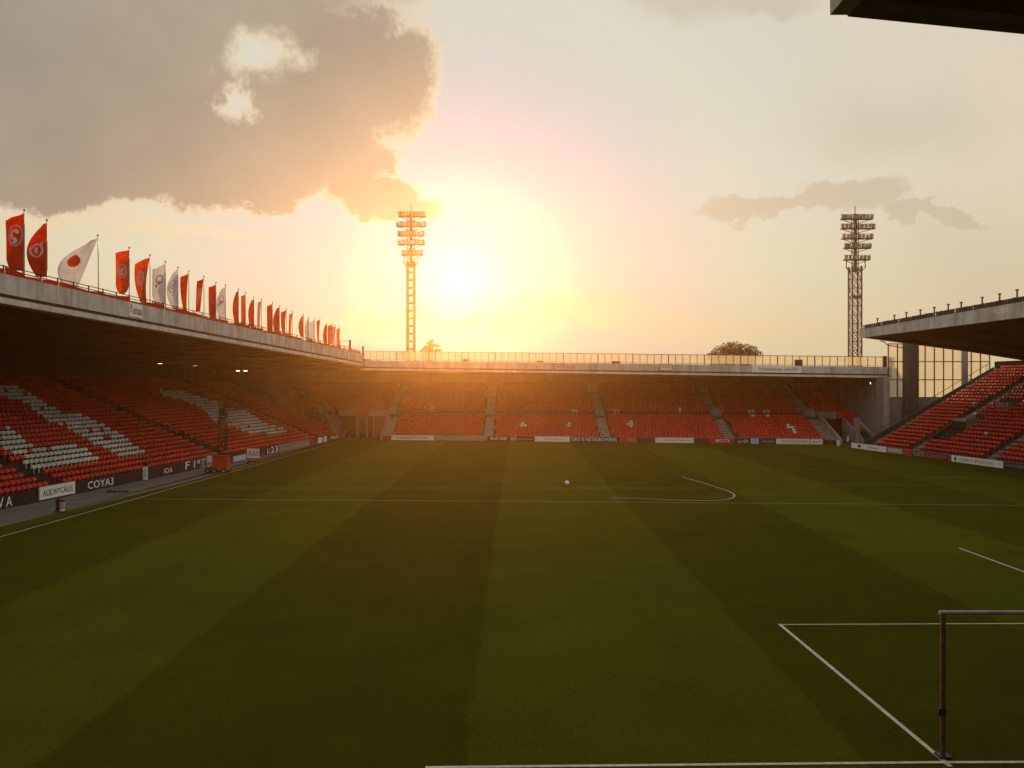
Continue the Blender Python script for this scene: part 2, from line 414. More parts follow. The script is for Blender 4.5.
for ax, w in FA:
    b = MB()
    for k in range(FN*2):
        b0 = .6+k*FDP/2; z = .4+(k//2)*FRI+(FRI/2 if k % 2 else .012)
        b.hexa([pF(ax-w/2,b0,z-.2),pF(ax+w/2,b0,z-.2),pF(ax+w/2,b0+FDP/2,z-.2),pF(ax-w/2,b0+FDP/2,z-.2)],[pF(ax-w/2,b0,z),pF(ax+w/2,b0,z),pF(ax+w/2,b0+FDP/2,z),pF(ax-w/2,b0+FDP/2,z)])
    b.build('stairway', M_stair, FS)
    # landing block with a rounded top where the gangway crosses
    b = MB(); prof = [(-.62,0),(.62,0),(.62,.75),(.45,1.05),(.15,1.2),(-.15,1.2),(-.45,1.05),(-.62,.75)]
    zb = .4+10*FRI; xo = ax-.1
    b.prism([pF(xo+x,8.0,zb+z) for x, z in prof],[pF(xo+x,8.7,zb+z) for x, z in prof])
    b.build('landing_block', M_wall, FS)
    b = MB(); b.hexa([pF(xo-.7,7.4,zb-.75),pF(xo+.7,7.4,zb-.75),pF(xo+.7,7.95,zb-.75),pF(xo-.7,7.95,zb-.75)],[pF(xo-.7,7.4,zb+.1),pF(xo+.7,7.4,zb+.1),pF(xo+.7,7.95,zb+.1),pF(xo-.7,7.95,zb+.1)])
    b.build('landing_gate', M_groove, FS)
b = MB()
for k in range(2, FN*2):
    b0 = .6+k*FDP/2; z = .4+(k//2)*FRI+(FRI/2 if k % 2 else .012); x = endx(b0); w = 1.3
    b.hexa([pF(x-w/2,b0,z-.5),pF(x+w/2,b0,z-.5),pF(x+w/2,b0+FDP/2,z-.5),pF(x-w/2,b0+FDP/2,z-.5)],[pF(x-w/2,b0,z),pF(x+w/2,b0,z),pF(x+w/2,b0+FDP/2,z),pF(x-w/2,b0+FDP/2,z)])
b.build('stairway', M_stair, FS)
x = -24.9
for s in (-.75,.75):
    b = MB(); b.hexa([pF(x+s-.1,.6,0),pF(x+s+.1,.6,0),pF(-28.6+s+.1,8.6,2.6),pF(-28.6+s-.1,8.6,2.6)],[pF(x+s-.1,.6,1.0),pF(x+s+.1,.6,1.0),pF(-28.6+s+.1,8.6,4.2),pF(-28.6+s-.1,8.6,4.2)])
    b.build('stair_flank', M_wall, FS)
for k in range(FN):
    if k == 10: continue
    x0, x1 = (-18.3,41.0) if k < 11 else (-36.8,46.2)
    X = x0+random.uniform(.25,.65)
    while X < x1-.2:
        b0 = .6+k*FDP
        if all(abs(X-a) > w/2+.28 for a, w in FA) and (k < 11 or X > endx(b0)+1.0 or X < endx(b0)-1.0):
            add_seat(pF(X, b0+.2, .4+k*FRI), unit(1,-.15), unit(.0,1), 'far', k)
        X += .5
# gangway rail, lintels over the two corner entrances, recess walls, piers
zg = .4+10*FRI
b = MB(); b.bar(pF(-17,8.1,zg+.75), pF(40,8.1,zg+.75), .05)
X = -17
while X < 40: b.bar(pF(X,8.1,zg), pF(X,8.1,zg+.75), .05); X += 2.4
b.build('gangway_rail', M_steel, FS)
for x0, x1 in ((-26.8,-23.0),(-22.2,-18.9),(41.2,43.7)):
    b = MB(); b.hexa([pF(x0,8.1,zg-.2),pF(x1,8.1,zg-.2),pF(x1,8.6,zg-.2),pF(x0,8.6,zg-.2)],[pF(x0,8.1,zg+.75),pF(x1,8.1,zg+.75),pF(x1,8.6,zg+.75),pF(x0,8.6,zg+.75)])
    b.build('entrance_lintel', M_stair, FS)
b = MB(); b.hexa([pF(-24.0,8.0,zg-.15),pF(-22.3,8.0,zg-.15),pF(-22.3,8.5,zg-.15),pF(-24.0,8.5,zg-.15)],[pF(-24.0,8.0,zg+.7),pF(-22.3,8.0,zg+.7),pF(-22.3,8.5,zg+.7),pF(-24.0,8.5,zg+.7)])
b.build('red_hoarding', M_bred, FS); b = MB()
b.hexa([pF(43.9,8.1,zg-.1),pF(46.2,8.1,zg-.1),pF(46.2,8.5,zg-.1),pF(43.9,8.5,zg-.1)],[pF(43.9,8.1,zg+.7),pF(46.2,8.1,zg+.7),pF(46.2,8.5,zg+.7),pF(43.9,8.5,zg+.7)])
b.build('red_hoarding', M_bred, FS)
for x0, x1 in ((-34,-18.4),(41.1,46.3)):
    b = MB(); b.hexa([pF(x0,10.5,0),pF(x1,10.5,0),pF(x1,10.7,0),pF(x0,10.7,0)],[pF(x0,10.5,3.2),pF(x1,10.5,3.2),pF(x1,10.7,3.2),pF(x0,10.7,3.2)])
    b.build('recess_wall', M_groove, FS)
for x, w, bb, h in ((-23.6,.5,7,3.1),(-22.0,.25,6.2,3.1),(-21.0,.25,6.2,3.1),(43.6,.55,1.0,3.4)):
    b = MB(); b.hexa([pF(x-w/2,bb,0),pF(x+w/2,bb,0),pF(x+w/2,bb+.5,0),pF(x-w/2,bb+.5,0)],[pF(x-w/2,bb,h),pF(x+w/2,bb,h),pF(x+w/2,bb+.5,h),pF(x-w/2,bb+.5,h)])
    b.build('pier', M_wall, FS)
for s in (-18.9,41.35):   # sloping flank walls of the lower tier
    b = MB(); b.hexa([pF(s-.12,.3,0),pF(s+.12,.3,0),pF(s+.12,8.2,0),pF(s-.12,8.2,0)],[pF(s-.12,.3,.7),pF(s+.12,.3,.7),pF(s+.12,8.2,3.9),pF(s-.12,8.2,3.9)])
    b.build('tier_flank', M_stair, FS)
# ramped stair with a few rows between pier and end wall
b = MB()
b.hexa([pF(44.0,.8,0),pF(44.25,.8,0),pF(44.25,7,0),pF(44.0,7,0)],[pF(44.0,.8,.8),pF(44.25,.8,.8),pF(44.25,7,3.3),pF(44.0,7,3.3)])
b.hexa([pF(43.85,1.2,2.7),pF(44.0,1.2,2.7),pF(46.1,1.2,.6),pF(45.9,1.2,.6)],[pF(43.85,1.35,3.1),pF(44.0,1.35,3.1),pF(46.1,1.35,1.0),pF(45.9,1.35,1.0)])
b.build('ramp_wall', M_wall, FS)
b = MB()
for k in range(3, 10):
    b0 = .6+k*FDP; z = .4+k*FRI
    b.hexa([pF(44.3,b0,0),pF(46.2,b0,0),pF(46.2,b0+FDP-.002,0),pF(44.3,b0+FDP-.002,0)],[pF(44.3,b0,z),pF(46.2,b0,z),pF(46.2,b0+FDP-.002,z),pF(44.3,b0+FDP-.002,z)])
    for q in range(3): add_seat(pF(44.7+q*.5, b0+.2, z), unit(1,-.15), (0,1), 'far', k)
b.build('side_terrace', M_terr, FS)
# end wall with edge post, sloping stair along it
b = MB(); b.hexa([pF(46.4,.2,0),pF(46.9,.2,0),pF(46.9,22,0),pF(46.4,22,0)],[pF(46.4,.2,8.7),pF(46.9,.2,8.7),pF(46.9,22,8.7),pF(46.4,22,8.7)]); b.build('end_wall', M_wall, FS)
b = MB(); b.hexa([pF(46.3,-.1,0),pF(46.95,-.1,0),pF(46.95,.19,0),pF(46.3,.19,0)],[pF(46.3,-.1,8.6),pF(46.95,-.1,8.6),pF(46.95,.19,8.6),pF(46.3,.19,8.6)]); b.build('end_post', M_stair, FS)
b = MB()
for k in range(4, FN*2):
    b0 = .6+k*FDP/2; z = .4+(k//2)*FRI+.3+(FRI/2 if k % 2 else 0)
    b.hexa([pF(45.75,b0,z-.6),pF(46.38,b0,z-.6),pF(46.38,b0+FDP/2,z-.6),pF(45.75,b0+FDP/2,z-.6)],[pF(45.75,b0,z),pF(46.38,b0,z),pF(46.38,b0+FDP/2,z),pF(45.75,b0+FDP/2,z)])
b.build('stairway', M_wall, FS)
b = MB(); b0 = .6+FN*FDP
b.hexa([pF(-52,b0,0),pF(46.39,b0,0),pF(46.39,b0+.4,0),pF(-52,b0+.4,0)],[pF(-52,b0,10.9),pF(46.39,b0,9.2),pF(46.39,b0+.4,9.2),pF(-52,b0+.4,10.9)])
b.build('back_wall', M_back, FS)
def pFr(X, e, z): return Vector((X, 109.46-.14*X+e, z))
b = MB(); x0, x1 = -22.0, 48.1
b.hexa([pFr(x0,.5,zFr(x0)+.12),pFr(x1,.5,zFr(x1)+.12),pFr(x1,20.5,zFr(x1)+.1),pFr(x0,20.5,zFr(x0)+.1)],[pFr(x0,.5,zFr(x0)+1.38),pFr(x1,.5,zFr(x1)+1.38),pFr(x1,20.5,zFr(x1)+1.3),pFr(x0,20.5,zFr(x0)+1.3)])
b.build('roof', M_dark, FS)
fascia(FS, pFr, zFr, x0, x1, 9.0, 1.42, .1)
# railing of thin posts with pale panels on the roof
zt = lambda X: zFr(X)+1.42
b = MB(); X = -21.6; i = 0
while X < 47.9:
    b.bar(pFr(X,.35,zt(X)), pFr(X,.35,zt(X)+1.3), .07 if i % 5 else .11); X += .93; i += 1
b.bar(pFr(-21.6,.35,zt(-21.6)+1.3), pFr(47.9,.35,zt(47.9)+1.3), .08, .07); b.bar(pFr(-21.6,.35,zt(-21.6)+.12), pFr(47.9,.35,zt(47.9)+.12), .05)
b.build('roof_railing', M_rust, FS)
b = MB(); X0, X1 = -21.5, 47.8
b.hexa([pFr(X0,.395,zt(X0)+.14),pFr(X1,.395,zt(X1)+.14),pFr(X1,.41,zt(X1)+.14),pFr(X0,.41,zt(X0)+.14)],[pFr(X0,.395,zt(X0)+1.26),pFr(X1,.395,zt(X1)+1.26),pFr(X1,.41,zt(X1)+1.26),pFr(X0,.41,zt(X0)+1.26)])
b.build('railing_panel', M_fencepane, FS)
for px, w, h in ((466,.45,.35),(540,.42,.25),(616,.5,.3),(798,.45,.8),(884,.2,1.4)):
    r = (px-VX)/FPX; X = 109.8*r/(1+.14*r); b = MB()
    b.hexa([pFr(X-w,.0,zt(X)+.0),pFr(X+w,.0,zt(X)),pFr(X+w,.3,zt(X)),pFr(X-w,.3,zt(X))],[pFr(X-w,.0,zt(X)+h),pFr(X+w,.0,zt(X)+h),pFr(X+w,.3,zt(X)+h),pFr(X-w,.3,zt(X)+h)])
    b.build('vent_box', M_rust, FS)

# ------------------------------------------------------------------ RIGHT STAND
def pR(t, d, z): return Vector((xR(t)+.98*d, t+.25*d, z))
RS = empty('grandstand', (52,80,0), 'stand on the right with red seats under a sloping concrete roof carrying lamp posts', 'stadium stand')
RDP, RRI, RN = .7, .357, 26; RT0, RT1 = 24.0, 94.8
b = MB()
for k in range(RN):
    d0 = .8+k*RDP; z = .45+k*RRI
    b.hexa([pR(RT0,d0,0),pR(RT0,d0+RDP-.002,0),pR(RT1,d0+RDP-.002,0),pR(RT1,d0,0)],[pR(RT0,d0,z),pR(RT0,d0+RDP-.002,z),pR(RT1,d0+RDP-.002,z),pR(RT1,d0,z)])
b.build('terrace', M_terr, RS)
RA = [(86.4,1.1),(75.4,1.1),(64,1.1),(50,1.1),(94.1,.9)]
for a, w in RA:
    b = MB()
    for k in range(RN*2):
        d0 = .8+k*RDP/2; z = .45+(k//2)*RRI+(RRI/2 if k % 2 else .012)
        b.hexa([pR(a-w/2,d0,z-.2),pR(a-w/2,d0+RDP/2,z-.2),pR(a+w/2,d0+RDP/2,z-.2),pR(a+w/2,d0,z-.2)],[pR(a-w/2,d0,z),pR(a-w/2,d0+RDP/2,z),pR(a+w/2,d0+RDP/2,z),pR(a+w/2,d0,z)])
    b.build('stairway', M_wall if a > 90 else M_bgrey, RS)
VOM = [(83.6,86.0,4.0,7.0)]
for k in range(RN):
    t = RT0+26+random.uniform(0,.45)
    while t < RT1-.3:
        d = .8+k*RDP
        if all(abs(t-a) > w/2+.3 for a, w in RA) and not (83.4 < t < 86.2 and 2.6 < d < 7.2) and not (82 < t < 84.8 and 9.4 < d < 11):
            add_seat(pR(t, d+.18, .45+k*RRI), unit(-.149,1), unit(.98,.25), 'right', k)
        t += .5
def rbox(t0, t1, d0, d1, z0, z1, name, m):
    b = MB(); b.hexa([pR(t0,d0,z0),pR(t0,d1,z0),pR(t1,d1,z0),pR(t1,d0,z0)],[pR(t0,d0,z1),pR(t0,d1,z1),pR(t1,d1,z1),pR(t1,d0,z1)]); return b.build(name, m, RS)
rbox(83.9,86.0,5.6,7.4,2.0,4.0,'entrance_block',M_stair)
b = MB(); b.hexa([pR(85.9,2.6,1),pR(85.9,5.55,1),pR(86.1,5.55,1),pR(86.1,2.6,1)],[pR(85.9,2.6,1.9),pR(85.9,5.55,3.55),pR(86.1,5.55,3.55),pR(86.1,2.6,1.9)]); b.build('entrance_side', M_coldark, RS)
rbox(84.0,85.9,5.4,5.59,1.9,3.7,'entrance_opening',M_black)
rbox(82.4,84.2,9.6,10.6,4.6,5.75,'landing_wall',M_wall)
b = MB()
b.hexa([pR(94.85,.2,0),pR(95.05,.2,0),pR(95.05,19,0),pR(94.85,19,0)],[pR(94.85,.2,.75),pR(95.05,.2,.75),pR(95.05,19,9.85),pR(94.85,19,9.85)]); b.build('raking_wall', M_coldark, RS)
b = MB(); b.bar(pR(94.95,.3,1.25),pR(94.95,18.5,10.4),.05)
for q in range(8): b.bar(pR(94.95,.5+q*2.5,.8+q*1.23),pR(94.95,.5+q*2.5,1.32+q*1.26),.04)
b.build('handrail', M_steel, RS)
d0 = .8+RN*RDP
rbox(RT0,RT1,d0,d0+.4,0,10.55,'back_wall',M_dark)
def zRr(t): return 12.8+.013*(88-t)
def pRr(t, e, z): return Vector((50.92-.149*t+.98*e, t+.25*e, z))
b = MB(); t0, t1, RB = RT0, 88.0, 22.5
b.hexa([pRr(t0,.4,zRr(t0)+.1),pRr(t0,RB,zRr(t0)-2.25),pRr(t1,RB,zRr(t1)-2.25),pRr(t1,.4,zRr(t1)+.1)],[pRr(t0,.4,zRr(t0)+1.05),pRr(t0,RB,zRr(t0)-.9),pRr(t1,RB,zRr(t1)-.9),pRr(t1,.4,zRr(t1)+.88)])
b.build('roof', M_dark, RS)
for q in range(11):
    t = 30+q*5.6; z = zRr(t); b = MB()
    b.hexa([pRr(t,.6,z-.0),pRr(t,RB-.4,z-2.65),pRr(t+.4,RB-.4,z-2.65),pRr(t+.4,.6,z-.0)],[pRr(t,.6,z+.2),pRr(t,RB-.4,z-2.1),pRr(t+.4,RB-.4,z-2.1),pRr(t+.4,.6,z+.2)]); b.build('girder', M_dark, RS)
b = MB(); t = t0; H = lambda t: .92+.016*(88-t)
while t < t1-.01:
    c = min(t+7, t1)
    b.hexa([pRr(t+.03,0,zRr(t)),pRr(t+.03,.39,zRr(t)),pRr(c-.03,.39,zRr(c)),pRr(c-.03,0,zRr(c))],[pRr(t+.03,0,zRr(t)+H(t)),pRr(t+.03,.39,zRr(t)+H(t)),pRr(c-.03,.39,zRr(c)+H(c)),pRr(c-.03,0,zRr(c)+H(c))]); t = c
b.build('fascia', M_conc, RS)
b = MB(); b.hexa([pRr(88.02,.02,zRr(88)+.06),pRr(88.02,RB,zRr(88)-2.2),pRr(88.25,RB,zRr(88)-2.2),pRr(88.25,.02,zRr(88)+.06)],[pRr(88.02,.02,zRr(88)+.85),pRr(88.02,RB,zRr(88)-.95),pRr(88.25,RB,zRr(88)-.95),pRr(88.25,.02,zRr(88)+.85)])
b.build('end_fascia', M_conc, RS)
b = MB(); t = t0; k = 0; zt = lambda t: zRr(t)+H(t)
while t < 87.8:
    n = min(t+.33, 87.9)
    b.bar(pRr(t,.2,zt(t)), pRr(t,.2,zt(t)+random.uniform(.38,.5)), random.uniform(.10,.26)); t = n
for h in (.06,.42): b.bar(pRr(t0,.2,zt(t0)+h), pRr(87.9,.2,zt(87.9)+h), .07)
b.build('parapet_rail', M_steel, RS)
def pole_t(px):  # roof line position behind a pixel column
    r = (px-VX)/FPX; return 51.2/(r+.149)
for px, py in ((878,320.5),(895,315.5),(907,312.5),(921,310),(935,307.5),(949,304.5),(962,302.5),(983,297.5),(1000.5,294),(1018,290)):
    t = pole_t(px); p = pRr(t,.25,zt(t)); q = at(px,py,p.y); b = MB(); z1 = max(q.z, p.z+.9)
    b.bar(p, (p.x,p.y,z1), .10); b.bar((p.x-.11,p.y,z1), (p.x+.11,p.y,z1), .14, .12); b.build('roof_lamp_post', M_rust, RS)
b = MB(); pts = [at(880,341,88.4),at(884,341.5,88.4),at(886,344,88.4),at(889,345.5,88.4),at(896,346.5,88.6),at(904,348,89)]
for p, q in zip(pts, pts[1:]): b.tube(p,q,.05,n=5)
b.build('hanging_cable', M_black, RS)
for t, e, w in ((70,22,1.0),(54,22,1.0)):
    p = pRr(t,e,0); b = MB(); zt_ = 10.4
    b.box(p.x-w/2,p.x+w/2,p.y-.4,p.y+.4,0,zt_-.15); b.build('column', M_wall, RS)

# glazed screen between far and right stand
GS = empty('screen_wall', (52,101,0), 'tall glazed screen on a grey wall between the far and right stands', 'wall')
gy = 101.4
b = MB(); b.box(47.0,60.5,gy,gy+.4,0,6.0); b.build('lower_wall', M_wall, GS)
fr = MB(); x = 47.1; xs = []
while x < 60: xs.append(x); x += 1.17
for x in xs: fr.box(x-.06,x+.06,gy+.05,gy+.2,6.0,12.9)
for z in (6.05,8.3,10.6,12.85):
    for xa, xb in zip(xs, xs[1:]): fr.box(xa+.061,xb-.061,gy+.06,gy+.19,z-.05,z+.05)
fr.build('window_frame', M_steel, GS)
b = MB(); b.box(47.0,xs[-1],gy+.11,gy+.135,6.05,12.8); b.build('pane', M_glass, GS)
b = MB(); b.box(56.35,57.0,gy-.3,gy+.04,6.0,12.9); b.build('column', M_wall, GS)
b = MB(); b.box(48.85,50.5,gy-.9,gy-.01,0,12.95); b.build('column', M_coldark, GS)

# ------------------------------------------------------------------ NEAR STAND (roof corner over the camera's right)
NS = empty('grandstand', (20,0,0), 'near stand whose dark roof corner juts into the top right of the sky', 'stadium stand')
c0 = at(830,15,12.0); c1 = at(1020,33,12.65); e = (c1-c0); e.z = 0; e.normalize(); zb = c0.z
A = Vector((c0.x,c0.y,0)); Bq = A+e*60
b = MB(); back = -16
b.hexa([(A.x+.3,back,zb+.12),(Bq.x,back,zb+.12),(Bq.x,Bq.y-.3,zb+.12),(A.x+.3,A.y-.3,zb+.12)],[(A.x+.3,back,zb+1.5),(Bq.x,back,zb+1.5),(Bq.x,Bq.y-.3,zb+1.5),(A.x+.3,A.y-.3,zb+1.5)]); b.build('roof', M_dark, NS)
b = MB(); b.box(-34,A.x+.29,back,-2.0,zb+.15,zb+1.45); b.build('added_shade_roof', M_dark, NS)  # unseen roof strip added behind the camera to shade the near pitch
b = MB()
b.hexa([(A.x,back,zb),(A.x+.28,back,zb),(A.x+.28,A.y-.0,zb),(A.x,A.y,zb)],[(A.x,back,zb+1.7),(A.x+.28,back,zb+1.7),(A.x+.28,A.y,zb+1.7),(A.x,A.y,zb+1.7)])
b.build('side_fascia', M_stair, NS)
b = MB(); b.hexa([(A.x+.282,A.y-.26,zb),(Bq.x,Bq.y-.3,zb),(Bq.x,Bq.y,zb),(A.x+.282,A.y+.05,zb)],[(A.x+.282,A.y-.26,zb+1.7),(Bq.x,Bq.y-.3,zb+1.7),(Bq.x,Bq.y,zb+1.7),(A.x+.282,A.y+.05,zb+1.7)]); b.build('front_fascia', M_coldark, NS)
b = MB()
for k in range(24):
    y1 = 10-k*.9; z = .6+k*.4
    b.box(-32,42,y1-.898,y1,0,min(z,5.4 if -3 < y1 < 4 else 99))
b.build('terrace', M_terr, NS)
b = MB(); b.box(-34,44,-16.5,-12,0,10.2); b.build('back_wall', M_wall, NS)
for x in (-30,-12,10,26,42):
    b = MB(); b.box(x-.3,x+.3,-11.5,-10.9,4,zb+.1); b.build('column', M_wall, NS)

# ------------------------------------------------------------------ floodlight towers
def tower(px, Y, half, racks, ytop, ybase, lamps, lattice, label):
    X = (px-VX)/FPX*Y; s = Y/FPX
    root = empty('floodlight_tower', (X,Y,0), label, 'floodlight tower', 'floodlight towers behind the far stand')
    zz = lambda py: CAMZ+(VY-py)*s
    ztop = zz(racks[-1][0]+8); zhead = zz(racks[0][0]-4)
    b = MB()
    for sx in (-1,1):
        for sy in (-1,1): b.bar((X+sx*half,Y+sy*half,0),(X+sx*half,Y+sy*half,ztop), .34 if not lattice else .24)
    b.bar((X,Y,ztop-1),(X,Y,zhead), .5); b.bar((X-.55,Y,ztop-1),(X-.55,Y,zhead), .14); b.bar((X+.55,Y,ztop-1),(X+.55,Y,zhead), .14)
    b.build('mast', M_mast if lattice else M_rust, root)
    b = MB(); z = 6.0; step = 1.55 if lattice else 1.3; i = 0
    while z < ztop-.2:
        zn = min(z+step, ztop-.1); t = .10 if lattice else .26
        for sy in (-1,1):
            b.bar((X-half,Y+sy*half,z),(X+half,Y+sy*half,z), t)
            if lattice: b.bar((X-half,Y+sy*half,z),(X+half,Y+sy*half,zn), .09); b.bar((X+half,Y+sy*half,z),(X-half,Y+sy*half,zn), .09)
        for sx in (-1,1):
            b.bar((X+sx*half,Y-half,z),(X+sx*half,Y+half,z), t)
            if lattice: b.bar((X+sx*half,Y-half if i % 2 else Y+half,z),(X+sx*half,Y+half if i % 2 else Y-half,zn), .09)
        z = zn; i += 1
    if lattice: zc = zz(297); b.box(X-half*1.1,X+half*1.1,Y-half*1.1,Y+half*1.1,zc-.2,zc+.2)
    b.build('bracing', M_mast if lattice else M_rust, root)
    b = MB()
    for sx in (-1,1):
        b.bar((X+sx*half,Y,zz(racks[-1][0]+14)),(X+sx*half*2.1,Y-.3,zz(racks[-1][0]+9)), .14); b.bar((X+sx*half*2.1,Y-.3,zz(racks[-1][0]+9)),(X+sx*half*2.0,Y-.3,zz(racks[-1][0]+3)), .14)
    b.build('bracket', M_rust, root)
    b = MB(); b.bar((X,Y,zhead-.5),(X,Y,zz(ytop)), .12); b.build('antenna', M_steel, root)
    lamp0 = None
    for ri, (py, x0, x1) in enumerate(racks):
        za = zz(py); xa = (x0-VX)*s; xb = (x1-VX)*s; b = MB()
        for yy in (Y-.9,Y-.35): b.bar((xa,yy,za-.35),(xb,yy,za-.35), .16)
        b.bar((xa,Y-.95,za+.45),(xb,Y-.95,za+.45), .06)
        n = lamps[ri]
        for q in range(n+1):
            xx = xa+(xb-xa)*q/n; b.bar((xx,Y-.95,za-.4),(xx,Y-.95,za+.5), .06)
        b.bar((xa+.3,Y-.35,za-.35),(X,Y,za-1.1), .1); b.bar((xb-.3,Y-.35,za-.35),(X,Y,za-1.1), .1)
        rk = b.build('lamp_rack', M_steel if lattice else M_rust, root)
        for q in range(n):
            xx = xa+(xb-xa)*(q+.5)/n
            jz = random.uniform(-.06,.06)
            if lamp0 is None:
                l = MB(); w = .24
                l.prism([(xx-w,Y-1.0,za-.22),(xx+w,Y-1.0,za-.22),(xx+w,Y-1.0,za+.36),(xx-w,Y-1.0,za+.36)],[(xx-.14,Y-.5,za-.02),(xx+.14,Y-.5,za-.02),(xx+.14,Y-.5,za+.3),(xx-.14,Y-.5,za+.3)], 0)
                l.box(xx-.2,xx+.2,Y-1.03,Y-1.002,za-.17,za+.31,1); l.bar((xx,Y-.7,za-.35),(xx,Y-.7,za), .08)
                lamp0 = l.build('lamp', [M_lamp if lattice else M_rust, M_lens], rk, origin=(xx,Y-.8,za)); o = lamp0
            else:
                o = lamp0.copy(); COL.objects.link(o); o.parent = rk; o.location = Vector((xx,Y-.8,za+jz))-world_loc(rk)
            o.rotation_euler = (random.uniform(.0,.25), 0, random.uniform(-.25,.25)); o.scale = (1,1,random.uniform(.9,1.35))
tower(411, 136, .56, [(215.5,399,426),(225.3,397,427),(234.5,398.5,425),(243.3,398.5,425.5),(253.7,402,423.5)], 204, 358, (7,8,7,7,6), False, 'sunlit orange ladder-like floodlight mast left of the setting sun')
tower(855, 140, .80, [(218,839,871),(227.5,839,873),(237.5,840,871),(247,842,869),(258.5,842,868)], 206, 358, (9,9,8,8,7), True, 'dark lattice floodlight tower rising beside the right stand roof')

# ------------------------------------------------------------------ trees behind the far stand
def leaf_tree(name, label, base, trunk_h, clumps, mleaf, n, size, flat=False):
    root = empty(name, base, label, 'tree', 'trees behind the far stand')
    X, Y, Z = base; b = MB()
    b.tube((X,Y,Z),(X,Y,Z+trunk_h), .38, .22, 8)
    for c, r in clumps: b.tube((X,Y,Z+trunk_h*random.uniform(.7,.98)), (c[0],c[1],c[2]), .12, .03, 5)
    b.build('trunk', M_bark, root)
    b = MB(); tot = sum(r**2 for c, r in clumps)
    for c, r in clumps:
        for _ in range(int(n*r*r/tot)):
            v = Vector(RNG.normal(size=3)); v.normalize(); v *= r*random.uniform(.35,1.08)**.7
            p = Vector(c)+Vector((v.x,v.y,v.z*.8))
            a = Vector(RNG.normal(size=3)).normalized()*size*random.uniform(.5,1.3); q = a.orthogonal().normalized()*size*random.uniform(.3,.7)
            b.poly([p-a*.5,p+q*.5,p+a*.5,p-q*.5])
    b.build('crown', mleaf, root)
Yt = 152
cl = []
for px, py, r in ((720,353,1.7),(728,349,1.6),(735,347.5,1.5),(744,350,1.5),(752,350.5,1.3),(758,355,1.0),(712,356,1.1),(732,356,2.2),(746,357,2.0),(720,361,2),(740,364,2.6)):
    p = at(px,py,Yt+random.uniform(-1.5,1.5)); cl.append(((p.x,p.y,p.z),r))
p = at(734,360,Yt); leaf_tree('broadleaf_tree', 'dark broad leafy treetop showing above the far stand roof', (p.x,p.y,0), 11.0, cl, M_leaf, 9000, .34)
cl = []; Yt = 150
for px, py, r in ((430,351,.8),(426,347,.42),(429.5,343,.5),(432,341,.35),(434,345,.45),(438,346,.32),(424,349.5,.4),(437,351,.55),(421,351,.3),(440,350,.25),(431,347,.5),(427.5,355,.9),(434,355,.9)):
    p = at(px,py,Yt+random.uniform(-.4,.4)); cl.append(((p.x,p.y,p.z),r))
p = at(430,358,Yt); leaf_tree('spiky_tree', 'small spiky backlit treetop beside the left floodlight mast', (p.x,p.y,0), 12.5, cl, M_leafwarm, 1500, .34)

# ------------------------------------------------------------------ flags on the left roof
FLAGS = [ # pole px, top py, width px, bottom py, shape, cloth, emblem, lean, wording
 (24.3,213,17,273,'rect','red','swirl',0,'red flag with a pale curling crest in an oval ring'),
 (47,223,18,279,'leaf','red','round',0,'red flag bellying out with a pale round crest'),
 (98,238,26,289,'leaf','white','rosette',.8,'white flag with a big red rosette, swung away from its pole'),
 (129.3,250,12.5,296,'round','orange','blot',0,'orange-red flag with a rounded foot and pale crest'),
 (150,257.5,14,304,'taper','orange','oval',0,'orange-red flag tapering to its foot with an oval ring'),
 (165.4,264,11.5,306,'rect','white','multi',0,'white flag with a grey and orange crest'),
 (178,269.5,10.5,310,'leaf','white','ring',0,'white flag with a faint grey ring crest'),
 (188.8,273.5,8,315,'taper','red',None,0,'red flag twisted to a point at its foot'),
 (204,278.5,8.5,313,'slant','red','oval',0,'red flag leaning left with a pale oval crest'),
 (216,284.5,6.5,321,'rect','red',None,0,'plain straight red flag just before a white one'),
 (225.5,287,8,323,'leaf','white','multi',0,'white flag with a small orange and red crest'),
 (238.5,291,5.5,327,'leaf','red',None,0,'plain red flag bulging left after a white one'),
 (245.5,294.5,3.8,329,'rect','orange',None,0,'very narrow orange-red flag'),
 (254,299,5.2,331,'leaf','red',None,0,'plain red flag with a bulging middle'),
 (261.5,301,4.3,331,'slant','pink',None,0,'narrow pale pink flag folded by the wind'),
 (272.5,304,5,335,'rect','red',None,0,'straight plain red flag after the pink one'),
 (279.5,307,6,338,'leaf','red',None,0,'red flag curling over at the top'),
 (286.5,310,5,339,'taper','red',None,0,'red flag tapering downward beside a bare-topped pole'),
 (292.5,313,4,338,'slant','orange',None,0,'small orange flag furled against its pole'),
 (303.5,315.5,5,338,'leaf','red',None,0,'red flag leaning just before two white ones'),
 (309,318,4.5,343,'leaf','white',None,0,'first of two plain white flags near the roof end'),
 (314.5,320,4.5,345,'rect','white',None,0,'second of two plain white flags near the roof end'),
 (320,319.5,3.2,346,'taper','red',None,0,'narrow dark red flag after the white pair'),
 (326.8,324,3.6,348,'leaf','red',None,0,'small red flag third from the far end of the row'),
 (332.5,324.5,4.8,346,'round','orange',None,0,'small orange flag second from the far end'),
 (335.5,326,2.6,349,'taper','pink',None,0,'small pinkish flag close behind an orange one'),
 (339.5,328,2.8,350,'rect','orange',None,0,'last small orange flag at the far end of the roof'),
]
CL = {'red':M_redcloth,'orange':M_orangecloth,'white':M_whitecloth,'pink':cloth('pink_flag_cloth',(.72,.38,.30),.5)}
EMC = {'swirl':M_crestpale,'round':M_crestpale,'rosette':M_crestred,'blot':M_crestpale,'oval':M_crestpale,'multi':M_crestgrey,'ring':M_crestgrey}
